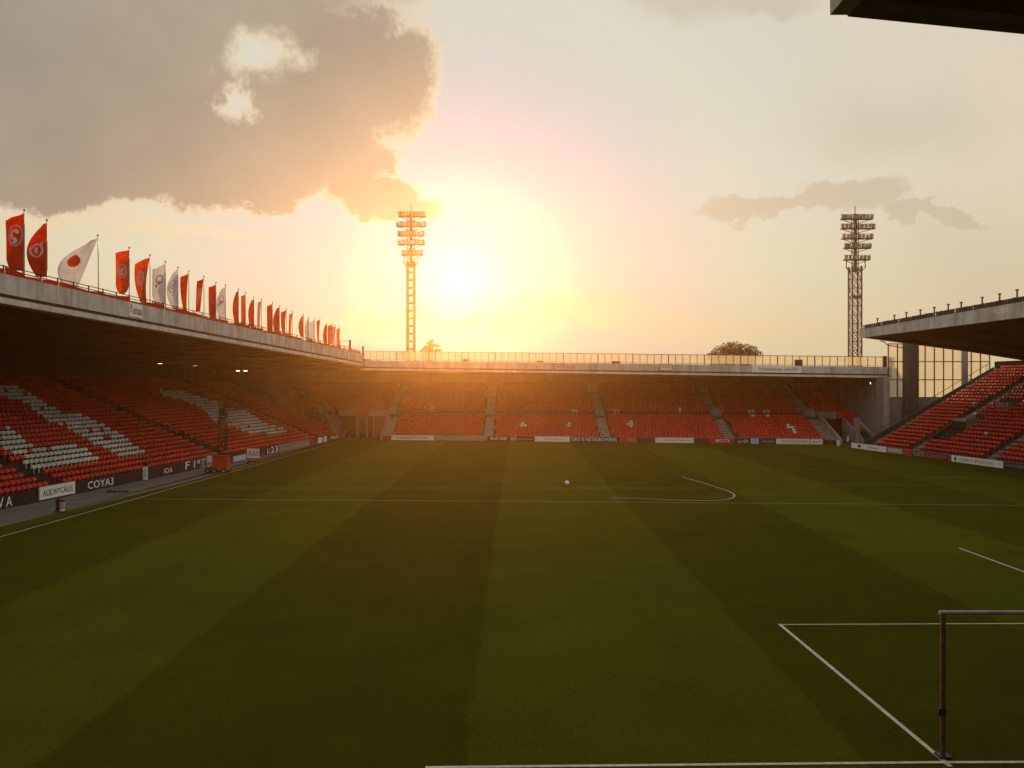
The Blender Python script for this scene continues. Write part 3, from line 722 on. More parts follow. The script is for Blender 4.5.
for fi, (px, pt, wpx, pb, shape, colr, emb, lean, words_) in enumerate(FLAGS):
    Y = 33.9/(.1036-(px-VX)/FPX); s = Y/FPX
    X = (px-VX)*s; zb = zLr(Y)+1.62; ztop = CAMZ+(VY-pt)*s; W = wpx*s; Hh = (pb-pt)*s-.12
    pos = 'on the left roof'
    root = empty('flag', (X,Y,zb), words_+' '+pos, 'flag', 'flags along the left roof')
    b = MB(); b.tube((X+(.03 if lean else 0),Y,zb),(X,Y,ztop+.12), .035, .028, 6); b.ball((X,Y,ztop+.17), .075, 8, 6); b.build('pole', M_galv, root)
    yaw = random.uniform(.05,.35); ph = random.uniform(0,6)
    def S(u, t, off=0.0):
        if shape == 'rect': w = 1-.22*max(0,t-.8)/.2; dr = .22
        elif shape == 'leaf': w = (.10+.90*math.sin(math.pi*min(1,.06+.86*t))**.8) if t < .55 else (.25+.75*math.cos((t-.5)/.5*1.25)**1.0); dr = .10
        elif shape == 'taper': w = 1-.62*t**1.3; dr = .22
        elif shape == 'round': w = 1 if t < .75 else math.sqrt(max(0.03,1-((t-.75)/.25)**2)); dr = .12
        else: w = .75-.2*t; dr = .18
        sh = lean*.85*t*W + (.55*t*W*(1-.3*t) if shape == 'slant' else 0)
        if shape == 'taper': sh += .25*W*math.sin(t*2.2)
        if shape == 'round': sh += (1-w)*.5*W
        lx = -(sh+u*w*W)
        fold = .10*W*math.sin(5.5*u+2.2*t+ph)*min(1,u*2)+.05*W*math.sin(11*u+ph*2)*u
        z = ztop-Hh*t-dr*W*2.2*u*(1-t)**1.2
        return Vector((X+lx*math.cos(yaw)-.02, Y-fold-abs(lx)*math.sin(yaw)-off, z))
    b = MB(); NU, NT = 8, 18; base = len(b.v)
    for side in (0,1):
        for i in range(NT+1):
            for j in range(NU+1): b.v.append(tuple(S(j/NU, i/NT, .008 if side else -.008)))
    K = (NT+1)*(NU+1); idx = lambda sd,i,j: sd*K+i*(NU+1)+j
    for i in range(NT):
        for j in range(NU):
            b.f.append((idx(1,i,j),idx(1,i+1,j),idx(1,i+1,j+1),idx(1,i,j+1))); b.m.append(0)
            b.f.append((idx(0,i,j),idx(0,i,j+1),idx(0,i+1,j+1),idx(0,i+1,j))); b.m.append(0)
    ringi = [(0,j) for j in range(NU)]+[(i,NU) for i in range(NT)]+[(NT,j) for j in range(NU,0,-1)]+[(i,0) for i in range(NT,0,-1)]
    for (i0,j0),(i1,j1) in zip(ringi, ringi[1:]+ringi[:1]): b.f.append((idx(0,i0,j0),idx(1,i0,j0),idx(1,i1,j1),idx(0,i1,j1))); b.m.append(0)
    ck = b.build('cloth', CL[colr], root, smooth=True)
    if emb:
        e = MB()
        def strip(pts, w, m=0, closed=False):
            P = pts+[pts[0]] if closed else pts
            for (u0,t0),(u1,t1) in zip(P, P[1:]):
                du, dt = u1-u0, (t1-t0)*Hh/W; l = math.hypot(du, dt) or 1
                nu, ntt = -dt/l*w, du/l*w*W/Hh
                e.poly([S(u0-nu,t0-ntt,.03),S(u1-nu,t1-ntt,.03),S(u1+nu,t1+ntt,.03),S(u0+nu,t0+ntt,.03)], m)
        k = W/Hh
        circ = lambda cu, ct, ru, rt, n=18, a0=0, a1=6.2832: [(cu+ru*math.cos(a0+(a1-a0)*i/n), ct+rt*math.sin(a0+(a1-a0)*i/n)) for i in range(n+1)]
        if emb == 'swirl':
            strip(circ(.45,.36,.36,.19,22), .022)
            strip([(.3,.33),(.38,.27),(.52,.26),(.62,.32),(.6,.38),(.48,.41),(.4,.44),(.4,.48),(.5,.5),(.6,.48)], .075)
        elif emb == 'round':
            strip(circ(.5,.5,.33,.12,16), .05); strip([(.45,.45),(.6,.5),(.45,.55)], .08); strip([(.2,.36),(.25,.42)], .05)
        elif emb == 'rosette':
            rr = [(.25+.025*(i % 2), i*.2618) for i in range(24)]
            pts = [(.52+r_*math.cos(a_)-.68*r_*math.sin(a_)*k, .46+r_*math.sin(a_)*k) for r_, a_ in rr]
            c = (.52,.46); mid_ = lambda p, f: (c[0]+(p[0]-c[0])*f, c[1]+(p[1]-c[1])*f)
            for p, q in zip(pts, pts[1:]+pts[:1]):
                e.poly([S(*c,.025),S(*mid_(p,.5),.025),S(*mid_(q,.5),.025)]); e.poly([S(*mid_(p,.5),.025),S(*p,.025),S(*q,.025),S(*mid_(q,.5),.025)])
        elif emb == 'blot':
            strip(circ(.5,.46,.30,.16,14), .03); strip([(.55,.34),(.4,.42),(.6,.47),(.4,.52),(.62,.55)], .11)
        elif emb == 'oval':
            strip(circ(.5,.45,.28,.17,16), .045); strip([(.55,.36),(.42,.45),(.55,.53)], .06); strip([(.4,.66),(.55,.72)], .05)
        elif emb == 'multi':
            strip(circ(.5,.34,.25,.11,12), .06); strip([(.4,.42),(.6,.40),(.55,.48)], .10, 1); strip([(.75,.47),(.72,.54)], .06, 2)
        elif emb == 'ring':
            strip(circ(.5,.42,.33,.17,14), .05); strip(circ(.5,.42,.14,.07,10), .05); strip([(.4,.64),(.6,.66)], .05)
        e.build('crest', [EMC[emb], M_crestred, M_crestdark], ck)

# ------------------------------------------------------------------ boards, signs
TEXTS = []
def lettering(root, txt, p0, xdir, w, h, m, name='lettering', off=.02):
    """txt written on a face: p0 lower left corner, xdir along the reading direction"""
    cu = bpy.data.curves.new(name, 'FONT'); cu.body = txt; cu.size = 1; cu.extrude = .004; cu.align_x = 'LEFT'; cu.materials.append(m)
    cu.resolution_u = 2
    o = bpy.data.objects.new(name, cu); COL.objects.link(o); o.parent = root
    TEXTS.append((o, root, Vector(p0), Vector(xdir).normalized(), w, h, off)); return o
def board(p0, p1, z0, z1, mface, label, texts=(), group='advertising boards round the pitch', thick=.08, frame=True, legs=0, name='advertising_board'):
    """p0->p1 is the reading direction (ground points)."""
    p0 = Vector((p0[0],p0[1],0)); p1 = Vector((p1[0],p1[1],0)); x = (p1-p0).normalized(); n = x.cross(Vector((0,0,1)))
    L = (p1-p0).length; p0 = p0+x*.03; p1 = p1-x*.03
    root = empty(name, ((p0+p1)/2), label, 'advertising board', group)
    b = MB(); Z = lambda v, z: Vector((v.x,v.y,z))
    b.hexa([Z(p0,z0),Z(p1,z0),Z(p1-n*thick,z0),Z(p0-n*thick,z0)],[Z(p0,z1),Z(p1,z1),Z(p1-n*thick,z1),Z(p0-n*thick,z1)])
    b.build('panel', mface, root)
    b = MB()
    for q in range(max(2,int(L/3)+1)):
        c = p0+(p1-p0)*((q+.5)/max(2,int(L/3)+1))-n*(thick+.04); b.box(c.x-.035,c.x+.035,c.y-.035,c.y+.035,0,z1-.05)
    b.build('support', M_steel, root)
    if frame:
        b = MB(); b.bar(Z(p0+n*.012-n*.03,z1+.02),Z(p1+n*.012-n*.03,z1+.02),.07,.035); b.build('top_trim', M_galv, root)
    for txt, f0, f1, h0, h1, m in texts:
        lettering(root, txt, Z(p0+(p1-p0)*f0, z0+(z1-z0)*h0), x, (p1-p0).length*(f1-f0), (z1-z0)*(h1-h0), m)
    return root
# far boards
def farpt(px):
    r = (px-VX)/FPX; Y = 107.9/(1+.15*r)-.05; return (r*Y, Y)
FB = [
 (391,434.3,M_white,'white board with faint dark lettering below the second aisle from the left',[('AUIABSGDESRAVERS',.12,.88,.3,.7,M_letd)]),
 (434.6,487,M_bgrey,'long grey-brown board packed with pale lettering left of the central aisle',[('TGBGESTSIERAOHSTS ETS',.02,.98,.2,.85,M_lett)]),
 (487.4,508.5,M_bdred,'maroon board with pale lettering right of the central aisle',[('TRGST RGSD',.1,.95,.2,.8,M_letw)]),
 (509,533,M_bdred,'maroon board reading KO with a thin tan line of text',[('KO',.08,.32,.15,.85,M_letw),('areoboune',.38,.97,.25,.75,M_lett)]),
 (534.5,570,M_white,'cream-white board with a short red line of lettering',[('Moansaitnons',.28,.85,.3,.7,M_letr)]),
 (570.4,618.5,M_bnavy,'long dark board crowded with pale mixed lettering below the aisle right of centre',[('DKS IS NSTESBOHSRES',.03,.97,.2,.85,M_letw)]),
 (619,637,M_bred,'bright red board with cream lettering at midfield right',[('NIOOS',.45,.97,.2,.8,M_lett)]),
 (637.3,654.5,M_bdred,'plain dark red board between a red one and a white one',[]),
 (655,694,M_white,'bright white board with bold dark lettering right of midfield',[('AeonyilCuaovias',.25,.92,.25,.75,M_letd)]),
 (694.4,708.6,M_bdred,'short blank dark brown board next to a white one',[]),
 (709,733.5,M_bred,'red board with white lettering at the fourth aisle',[('ABCDTTE',.25,.85,.25,.8,M_letw)]),
 (734,749,M_bnavy,'navy board with a small white logo',[('ao.rSA',.25,.95,.2,.75,M_letw)]),
 (750.6,759,M_bblue,'little pale blue and white board between navy ones',[('BD',.25,.8,.2,.8,M_letb)]),
 (760,775.3,M_bnavy,'navy board with grey lettering left of the long white one',[('ANLHIAO',.1,.95,.25,.7,M_lett)]),
 (776,810,M_white,'long white board with dark capitals near the right corner',[('VOLAT ANSOWUNTU',.15,.95,.28,.72,M_letd)]),
 (810.4,823,M_white,'short white board with blue handwriting near the right corner',[('ipaf',.1,.8,.2,.75,M_letb)]),
]
for x0, x1, m, lab, tx in FB: board(farpt(x0), farpt(x1), .05, .74, m, lab, tx)
for x0, x1, lab in ((383.5,390.5,'stub of dark wall left of the first white far board'),(823.6,837,'low dark wall by the right corner entrance')):
    o = board(farpt(x0), farpt(x1), 0, .6, M_groove, lab, frame=False, name='low_wall'); o['category'] = 'wall'; o['group'] = 'low dark walls at the far end'
# right boards (read from far to near)
def rightpt(px):
    r = (px-VX)/FPX; Y = 54.92/(r+.149); return (r*Y, Y)
RBD = [
 (851,886,M_white,'white board with a small dark blot at the far end of the right side',[('•',.2,.3,.2,.8,M_letd),('aionasoes',.5,.8,.35,.7,M_bgrey)]),
 (886.5,902.5,M_bgrey,'grey-brown board with light lettering on the right side',[('HDNEMUS',.08,.95,.2,.85,M_letw)]),
 (903,911.6,M_bred,'short bright red board on the right side',[]),
 (912,948,M_bdred,'long dark board with tan capitals on the right side',[('KLEITE',.03,.36,.15,.85,M_lett),('TSANWSA',.4,.97,.2,.75,M_bgrey)]),
 (948.4,950.8,M_bred,'narrow red board end beside the long white one',[]),
 (951.2,1003,M_white,'long white board with a dark crest and grey lettering nearest the right edge',[('•',.06,.11,.15,.85,M_letd),('UTSULAUTS BPWETOONES',.15,.84,.22,.75,M_bgrey),('|  H',.87,.97,.2,.75,M_bgrey)]),
 (1003.4,1042,M_black,'black board with grey lettering cut by the right picture edge',[('SANTNBEAS WEIN',.05,.9,.3,.8,M_bgrey)]),
]
for x0, x1, m, lab, tx in RBD: board(rightpt(x0), rightpt(x1), .03, .66, m, lab, tx)
# left boards (read from near to far)
def leftpt(px, off=0):
    r = (px-VX)/FPX; Y = (36.3-off)/(.1036-r); return (r*Y, Y)
LB = [
 (-60,38.5,M_black,'black board with a partly cut white and blue emblem at the left edge',[('W A',.50,.70,.1,.9,M_letw)],.80),
 (39.3,76,M_black,'black board behind the hanging white panel',[],.80),
 (76.5,142,M_black,'black board with big white letters COYA3',[('COYA3',.15,.53,.18,.86,M_letw)],.82),
 (142.5,178.5,M_black,'black board with three small white letters IOA',[('IOA',.58,.82,.22,.75,M_letw)],.84),
 (179,201,M_black,'black board with spaced white letters FIV',[('F I',.28,.72,.2,.95,M_letw),('v',.80,.97,.5,.95,M_letw)],.88),
 (201.4,213,M_bgrey,'dark grey board with scribbled lettering beside the red cart',[('ofwwe',.1,.9,.3,.8,M_bdred)],.88),
 (213.4,245,M_black,'black board behind the red cart',[],.85),
 (245.4,265.5,M_black,'black board behind the white board on wheels',[],.82),
 (266,279,M_black,'black board with white figures i23',[('i:23',.08,.92,.1,.9,M_letw)],.86),
 (279.4,310,M_bgrey,'long grey-brown board with pale lettering ssberds',[('ssberds',.42,.95,.3,.8,M_lett)],.86),
 (310.4,313.4,M_bred,'narrow upright reddish board end on the left side',[],1.0),
 (313.8,328,M_bdred,'maroon board with two white squares near the left corner',[('■',.28,.58,.1,.92,M_letw),('■',.68,.92,.1,.92,M_letw)],.92),
 (328.4,340,M_bdred,'maroon board with small pale letters near the left corner',[('nsus.',.2,.9,.3,.75,M_letw)],.95),
 (340.4,346,M_bdred,'last left board with a white upright panel',[('■',.3,.85,.1,.95,M_letw)],1.0),
]
for x0, x1, m, lab, tx, h in LB: board(leftpt(x0), leftpt(x1), .02, h, m, lab, tx, frame=False)
# white panel hung in front of the left wall
board(leftpt(39.5,.15), leftpt(75.5,.15), .12, .95, M_white, 'white panel with dark lettering hung on the black wall nearest the left edge', [('ALSLWYCALLS',.08,.92,.25,.72,M_letd)], group='panels standing before the left wall')

# signs fixed to the fascias
def sign(p0, p1, z0, z1, mface, label, texts, border=None, name='fascia_sign'):
    p0 = Vector(p0); p1 = Vector(p1); h = Vector((p1.x-p0.x,p1.y-p0.y,0)).normalized(); n = h.cross(Vector((0,0,1)))
    root = empty(name, (p0+p1)/2, label, 'sign', 'signs on the stand roofs'); b = MB(); th = .08
    P = lambda v, z, o: Vector((v.x,v.y,v.z+z))+n*o
    if mface:
        b.hexa([P(p0,z0,th),P(p1,z0,th),P(p1,z0,.004),P(p0,z0,.004)],[P(p0,z1,th),P(p1,z1,th),P(p1,z1,.004),P(p0,z1,.004)]); b.build('panel', mface, root)
    if border:
        b = MB(); g = .09
        for A_, B_ in (((p0,z0),(p1,z0)),((p0,z1),(p1,z1)),((p0,z0),(p0,z1)),((p1,z0),(p1,z1))):
            b.bar(P(A_[0],A_[1],th+.02),P(B_[0],B_[1],th+.02),g)
        b.build('border', border, root)
    L = (p1-p0).length
    for txt, f0, f1, h0, h1, m in texts:
        q = p0+(p1-p0)*f0; d = p1-p0
        lettering(root, txt, P(q,z0+(z1-z0)*h0,th if mface else .01), d, L*(f1-f0), (z1-z0)*(h1-h0), m)
    return root
def fx(px, e=0):
    r = (px-VX)/FPX; return (109.46-.0)*r/(1+.14*r)
def fsign(px0, px1, h0, h1, m, label, tx, border=None):
    X0, X1 = fx(px0), fx(px1)
    return sign(pFr(X0,0,zFr(X0)+.48), pFr(X1,0,zFr(X1)+.48), h0, h1, m, label, tx, border)
fsign(752,801.5,.02,.88,M_white,'white sign with dark lettering on the far roof edge',[('InSavessnan alaa',.14,.80,.3,.75,M_letd),('BE•',.82,.95,.35,.8,M_letb)])
fsign(660,672,.1,.86,M_white,'small white sign in a red frame on the far roof edge',[('mnasn',.15,.85,.35,.65,M_letr)],M_letr)
s = fsign(557,574,.15,.6,None,'tiny row of red, yellow and black letters on the far roof edge',[('s',.0,.12,.25,.8,M_letb),('ST',.14,.38,.1,.95,M_letr),('A',.42,.54,.2,.9,M_lett),('KP',.58,.82,.1,.95,M_letd),('s',.86,.98,.2,.8,M_letr)])
def lx(px): r = (px-VX)/FPX; return 33.3/(.1036-r)
Y0, Y1 = lx(128.5), lx(141.5)
sign(roofq(Y0,0,zLr(Y0)+.62), roofq(Y1,0,zLr(Y1)+.62), .05, 1.0, M_white, 'small white poster with coloured letters stuck on the left roof edge', [('?', .03,.2,.3,.95,M_letr),('unaa',.25,.95,.2,.65,M_letd)])
t0_, t1_ = 50.92/((993.5-VX)/FPX+.149), 50.92/((1009-VX)/FPX+.149)
sign(pRr(t0_,0,zRr(t0_)+.25), pRr(t1_,0,zRr(t1_)+.25), .1, .85, None, 'white painted name along the right roof edge', [('PepaBBLF',.02,.98,.1,.9,M_letw)])

# ------------------------------------------------------------------ goal
gp = gnd(943,757); GZ = 2.90; G2 = gp.x+7.32
root = empty('goal', (gp.x,gp.y,0), 'goal frame with dark post and pale crossbar at the lower right', 'goal')
for x in (gp.x,G2):
    b = MB(); b.tube((x,gp.y,-.1),(x,gp.y,GZ), .046, n=14); o = b.build('post', M_rust, root, smooth=False)
    c = MB(); c.tube((x,gp.y,.86),(x,gp.y,1.0), .064, n=12); c.box(x-.10,x-.04,gp.y-.035,gp.y+.035,.84,.98); c.build('net_clamp', M_black, o)
b = MB(); b.tube((gp.x-.075,gp.y,GZ+.02),(G2+.075,gp.y,GZ+.02), .042, n=14); b.build('crossbar', M_galv, root)
b = MB(); b.box(gp.x-.12,gp.x+.12,gp.y-.12,gp.y+.12,0,.05); b.box(G2-.12,G2+.12,gp.y-.12,gp.y+.12,0,.05); b.build('ground_socket', M_black, root)
# ball
p = gnd(567,485); b = MB(); b.ball((p.x,p.y,.17), .18, 16, 12, .9); tag(b.build('football', M_white, origin=(p.x,p.y,0), smooth=True), 'white ball lying near the centre of the pitch', 'ball')

# ------------------------------------------------------------------ pitchside things on the left
p = gnd(222,473); X, Y = p.x-.1, p.y
root = empty('equipment_cart', (X,Y,0), 'red box cart with a white tag parked on the left track', 'cart')
b = MB(); b.box(X-.55,X+.65,Y-.5,Y+.5,.25,1.42); b.build('body', M_bred, root)
b = MB(); b.box(X-.6,X+.7,Y-.55,Y+.55,1.422,1.5); b.build('lid', M_bdred, root)
b = MB(); b.box(X-1.05,X-.56,Y-.3,Y-.24,.95,1.5); b.build('tag_panel', M_white, root)
b = MB(); b.bar((X-.54,Y,.35),(X-1.25,Y,.35),.08); b.bar((X-1.25,Y,.3),(X-1.3,Y,1.15),.07); b.bar((X-1.0,Y-.25,.3),(X-1.0,Y+.25,.3),.08); b.build('handle', M_steel, root)
for wx, wy in ((-.35,-.55),(.45,-.55),(-.35,.55),(.45,.55),(-1.0,-.35),(-1.0,.35)):
    b = MB(); b.tube((X+wx,Y+wy-.05,.24),(X+wx,Y+wy+.05,.24),.24,n=14); o = b.build('wheel', M_tyre, root)
    b = MB(); b.tube((X+wx,Y+wy-.06,.24),(X+wx,Y+wy+.06,.24),.1,n=10); b.build('rim', M_galv, o)
p = gnd(253,463); X, Y = p.x, p.y
root = empty('wheeled_board', (X,Y,0), 'white board with dark lettering on a low wheeled stand on the left track', 'sign')
b = MB(); b.box(X-.58,X+.6,Y-.04,Y+.04,.5,1.4); b.build('panel', M_white, root)
b = MB(); b.bar((X-.5,Y,.18),(X+.5,Y,.18),.1); b.bar((X-.4,Y,.18),(X-.4,Y,.5),.06); b.bar((X+.4,Y,.18),(X+.4,Y,.5),.06); b.bar((X-.4,Y-.35,.14),(X-.4,Y+.35,.14),.08); b.bar((X+.4,Y-.35,.14),(X+.4,Y+.35,.14),.08); b.build('stand', M_groove, root)
for sx in (-.4,.4):
    for sy in (-.35,.35):
        b = MB(); b.tube((X+sx-.04,Y+sy,.1),(X+sx+.04,Y+sy,.1),.1,n=12); b.build('wheel', M_tyre, root)
lettering(root, 'EAI', (X-.35,Y-.04,.65), (1,0,0), .8, .5, M_letd)
q0, q1 = leftpt(233.5,.6), leftpt(246,.6)
board(q0, q1, .1, .62, M_bblue, 'pale blue and white panel leaning low between the red cart and wheeled board', [('ls do',.1,.8,.2,.8,M_letw)], group='panels standing before the left wall')
p = gnd(61,512); X, Y = p.x, p.y
root = empty('pitchside_stand', (X,Y,0), 'small dark stand holding a pink drum below the white left panel', 'stand')
b = MB(); b.box(X-.26,X-.12,Y-.1,Y+.1,0,.78); b.box(X-.32,X+.3,Y-.2,Y+.2,0,.06); b.bar((X-.15,Y,.66),(X+.2,Y,.66),.1); b.build('frame', M_black, root)
b = MB(); b.tube((X+.08,Y,.28),(X+.08,Y,.60),.16,.18,n=14); b.build('drum', M_pink, root)
b = MB(); b.tube((X+.08,Y,.065),(X+.08,Y,.2),.15,.14,n=14); b.build('base', M_bblue, root)
q = leftpt(145.3,.35); X, Y = q[0], q[1]
root = empty('banner_stand', (X,Y,0), 'narrow white upright banner against the black left wall', 'banner')
b = MB(); b.box(X-.19,X+.19,Y-.02,Y+.02,.06,1.15); b.build('banner', M_white, root)
b = MB(); b.box(X-.24,X+.24,Y-.1,Y+.1,0,.05); b.bar((X,Y+.04,.05),(X,Y+.04,1.15),.04); b.build('stand', M_steel, root)
b = MB(); b.box(X-.12,X+.12,Y-.024,Y-.0205,.3,.9); b.build('print', M_bblue, root)
b = MB(); b.box(X-.16,X+.16,Y-.1,Y+.1,1.16,1.5); b.build('speaker', M_black, root)
p = gnd(118,492); b = MB(); pts = []
for i in range(46):
    a = i*.55; r = .45-.003*i; pts.append((p.x+(i-23)*.035+r*.9*math.cos(a)*.4, p.y+r*math.sin(a), .035+.012*(i % 3)))
for s, e in zip(pts, pts[1:]): b.tube(s, e, .035, n=5)
tag(b.build('cable_coil', M_tyre, origin=(p.x,p.y,0)), 'black cable lying in loops on the left track', 'cable')
# camera scaffold in the left stand
Y = 80.5; X = xL(Y)-1.6; z0 = 1.0
root = empty('camera_scaffold', (X,Y,z0), 'dark scaffold post with a small camera platform among the left seats', 'scaffold')
b = MB()
for dx, dy in ((-.3,-.3),(.3,-.3),(.3,.3),(-.3,.3)): b.bar((X+dx,Y+dy,z0-.2),(X+dx,Y+dy,5.9),.09)
for k in range(5):
    z = 1.3+k*.95
    b.bar((X-.3,Y-.3,z),(X+.3,Y-.3,z+.9),.06); b.bar((X+.3,Y-.3,z),(X+.3,Y+.3,z+.9),.06); b.bar((X-.3,Y+.3,z),(X+.3,Y+.3,z),.06)
b.build('frame', M_black, root)
b = MB(); b.box(X-1.0,X+.35,Y-1.4,Y+.4,3.3,3.42); b.build('platform', M_steel, root)
b = MB()
for yy in (Y-1.35,Y-.7,Y+.3): b.bar((X+.3,yy,2.0),(X+.3,yy,4.4),.06)
b.bar((X+.3,Y-1.35,4.35),(X+.3,Y+.3,4.35),.06); b.bar((X+.3,Y-1.35,3.9),(X+.3,Y+.3,3.9),.05); b.build('guard_rail', M_steel, root)
b = MB(); b.box(X-.2,X+.15,Y-1.1,Y-.75,3.42,4.1); b.box(X-.15,X+.4,Y-1.05,Y-.85,4.15,4.4); b.build('camera', M_black, root)
b = MB(); b.hexa([(X-.34,Y-.36,4.5),(X+.1,Y-.36,4.5),(X+.1,Y+.36,4.5),(X-.34,Y+.36,4.5)],[(X-.3,Y-.34,5.2),(X+.02,Y-.34,5.3),(X+.02,Y+.34,5.3),(X-.3,Y+.34,5.2)]); b.build('cover', M_dark, root)
# white bin and post sign by the right corner
p = gnd(838.5,446); X, Y = p.x, p.y
root = empty('waste_bin', (X,Y,0), 'small white bin by the dark corner entrance on the right', 'bin')
b = MB(); b.prism([(X+.17*math.cos(a*.5236),Y+.17*math.sin(a*.5236),0) for a in range(12)],[(X+.24*math.cos(a*.5236),Y+.24*math.sin(a*.5236),.62) for a in range(12)]); b.build('body', M_white, root)
b = MB(); b.tube((X,Y,.621),(X,Y,.7),.26,.22,n=12); b.build('lid', M_bblue, root)
p = gnd(847.5,446); X, Y = p.x, p.y
root = empty('post_sign', (X,Y,0), 'small white sign on a post in the far right corner', 'sign')
b = MB(); b.bar((X,Y,0),(X,Y,1.05),.07); b.build('post', M_steel, root)
b = MB(); b.hexa([(X-.12,Y-.06,.62),(X+.1,Y-.06,.55),(X+.1,Y-.04,.55),(X-.12,Y-.04,.62)],[(X-.05,Y-.06,1.2),(X+.16,Y-.06,1.15),(X+.16,Y-.04,1.15),(X-.05,Y-.04,1.2)]); b.build('panel', M_white, root)
# lit lamps under the roofs
LAMPS = [(-1,346,74,'lit lamp under the left roof at the very picture edge'),(67,355,84,'brightest lit lamp under the left roof'),(122,359.5,92,'dim lit lamp right of the brightest under the left roof'),(160,363,98,'small lit lamp midway under the left roof'),(195,365,102,'lit lamp left of the close pair under the left roof'),(238,370.5,110,'left one of a close pair of lit lamps'),(245.5,370.5,110.5,'right one of a close pair of lit lamps')]
for px, py, Y, lab in LAMPS:
    p = at(px,py,Y); root = empty('ceiling_lamp', p, lab, 'lamp', 'lit lamps under the left roof')
    b = MB(); b.box(p.x-.28,p.x+.28,p.y-.12,p.y+.12,p.z,p.z+.12); b.bar((p.x,p.y,p.z+.12),(p.x,p.y,zLr(Y)),.05); b.build('housing', M_lamp, root)
    b = MB(); b.box(p.x-.22,p.x+.22,p.y-.125,p.y+.09,p.z-.10,p.z-.002); b.build('bulb', M_bulb, root)
p = at(871,382.5,105); root = empty('ceiling_lamp', p, 'lit lamp under the right end of the far roof', 'lamp')
b = MB(); b.box(p.x-.2,p.x+.2,p.y-.12,p.y+.12,p.z,p.z+.12); b.bar((p.x,p.y,p.z+.12),(p.x,p.y,8.8),.05); b.build('housing', M_lamp, root)
b = MB(); b.ball((p.x,p.y,p.z-.1),.13,8,6); b.build('bulb', M_bulb, root)

# ------------------------------------------------------------------ lettering placement (one update for all)
bpy.context.view_layer.update()
for o, root, p0, x, w, h, off in TEXTS:
    bb = [Vector(c) for c in o.bound_box]
    x0 = min(v.x for v in bb); x1 = max(v.x for v in bb); y0 = min(v.y for v in bb); y1 = max(v.y for v in bb)
    sx = w/max(.01,x1-x0); sy = h/max(.01,y1-y0)
    hx = Vector((x.x,x.y,0)).normalized(); n = hx.cross(Vector((0,0,1))); up = n.cross(x).normalized()
    R = Matrix((x, up, n)).transposed().to_4x4()
    loc = p0+n*(off*.5+.003)-x*(x0*sx)-up*(y0*sy)
    me = bpy.data.meshes.new_from_object(o); nm = o.name
    cu = o.data; bpy.data.objects.remove(o); bpy.data.curves.remove(cu)
    o = bpy.data.objects.new('lettering', me); COL.objects.link(o); o.parent = root
    o.matrix_local = Matrix.Translation(loc-world_loc(root)) @ R @ Matrix.Diagonal((sx,sy,1,1))

# ------------------------------------------------------------------ seats
def seat_shape():
    b = MB()
    prof = [(-.225,.36),(.225,.36),(.235,.52),(.205,.59),(.13,.615),(-.13,.615),(-.205,.59),(-.235,.52)]
    lean = lambda z: .19+.10*(z-.36)
    b.prism([(x,lean(z),z) for x, z in prof],[(x,lean(z)+.035,z) for x, z in prof])
    b.hexa([(-.2,.09,.38),(.2,.09,.38),(.2,.15,.37),(-.2,.15,.37)],[(-.19,.13,.53),(.19,.13,.53),(.19,.19,.53),(-.19,.19,.53)])
    b.box(-.03,.03,.15,.19,0,.37)
    return b
SB = seat_shape(); SV = np.array(SB.v); 
order = []
for i, s in enumerate(SEATS):
    px = VX+s[0]/s[1]*FPX; py = VY+(CAMZ-s[2]-.5)/s[1]*FPX
    if 2 < px < 1022 and py < 766: order.append((math.sqrt(s[0]**2+s[1]**2+(s[2]-CAMZ)**2), i))
order.sort(); near = [i for _, i in order[:300]]; nearset = set(near)
meshes = {}
for wflag, m, nm in ((False,M_redseat,'stadium_seat'),(True,M_whiteseat,'stadium_seat')):
    o = SB.build(nm, m); meshes[wflag] = o.data; bpy.data.objects.remove(o)
rows = {}
for i in near: rows.setdefault((SEATS[i][8],SEATS[i][9]), []).append(i)
for (st, row), ids in rows.items():
    ids.sort(key=lambda i: SEATS[i][1])
    for n, i in enumerate(ids):
        x, y, z, ux, uy, vx, vy, w, st, row = SEATS[i]
        o = bpy.data.objects.new('stadium_seat', meshes[w]); COL.objects.link(o)
        o.matrix_world = Matrix(((ux*-1 if st == 'left' else ux, vx, 0, x),(uy*-1 if st == 'left' else uy, vy, 0, y),(0,0,1,z),(0,0,0,1)))
        side = 'left' if st == 'left' else 'right'
        tag(o, '%s seat, %s row up from the %s wall, %s from that row\'s near end' % ('white' if w else 'red', ordinal(row+1), side, ordinal(n+1)), 'seat', 'nearest seats of the left stand')
rest = [s for i, s in enumerate(SEATS) if i not in nearset]
V = []; F = []; MI = []
sizes = [len(f) for f in SB.f]; flat = np.concatenate([np.array(f) for f in SB.f])
A_ = np.array([[s[0],s[1],s[2],s[3],s[4],s[5],s[6]] for s in rest]); n = len(rest)
jit = RNG.uniform(-.03,.03,(n,1)); hgt = 1+RNG.uniform(-.03,.03,(n,1))
X = A_[:,0:1]+SV[None,:,0]*A_[:,3:4]+(SV[None,:,1]+jit)*A_[:,5:6]; Yv = A_[:,1:2]+SV[None,:,0]*A_[:,4:5]+(SV[None,:,1]+jit)*A_[:,6:7]; Z = A_[:,2:3]+SV[None,:,2]*hgt
co = np.stack([X,Yv,Z],-1).reshape(-1); nv = len(SV)
me = bpy.data.meshes.new('stadium_seats'); me.vertices.add(n*nv); me.vertices.foreach_set('co', co.astype(np.float32))
loops = (flat[None,:]+np.arange(n)[:,None]*nv).reshape(-1); tot = np.tile(np.array(sizes), n); start = np.concatenate([[0],np.cumsum(tot)[:-1]])
me.loops.add(len(loops)); me.loops.foreach_set('vertex_index', loops.astype(np.int32))
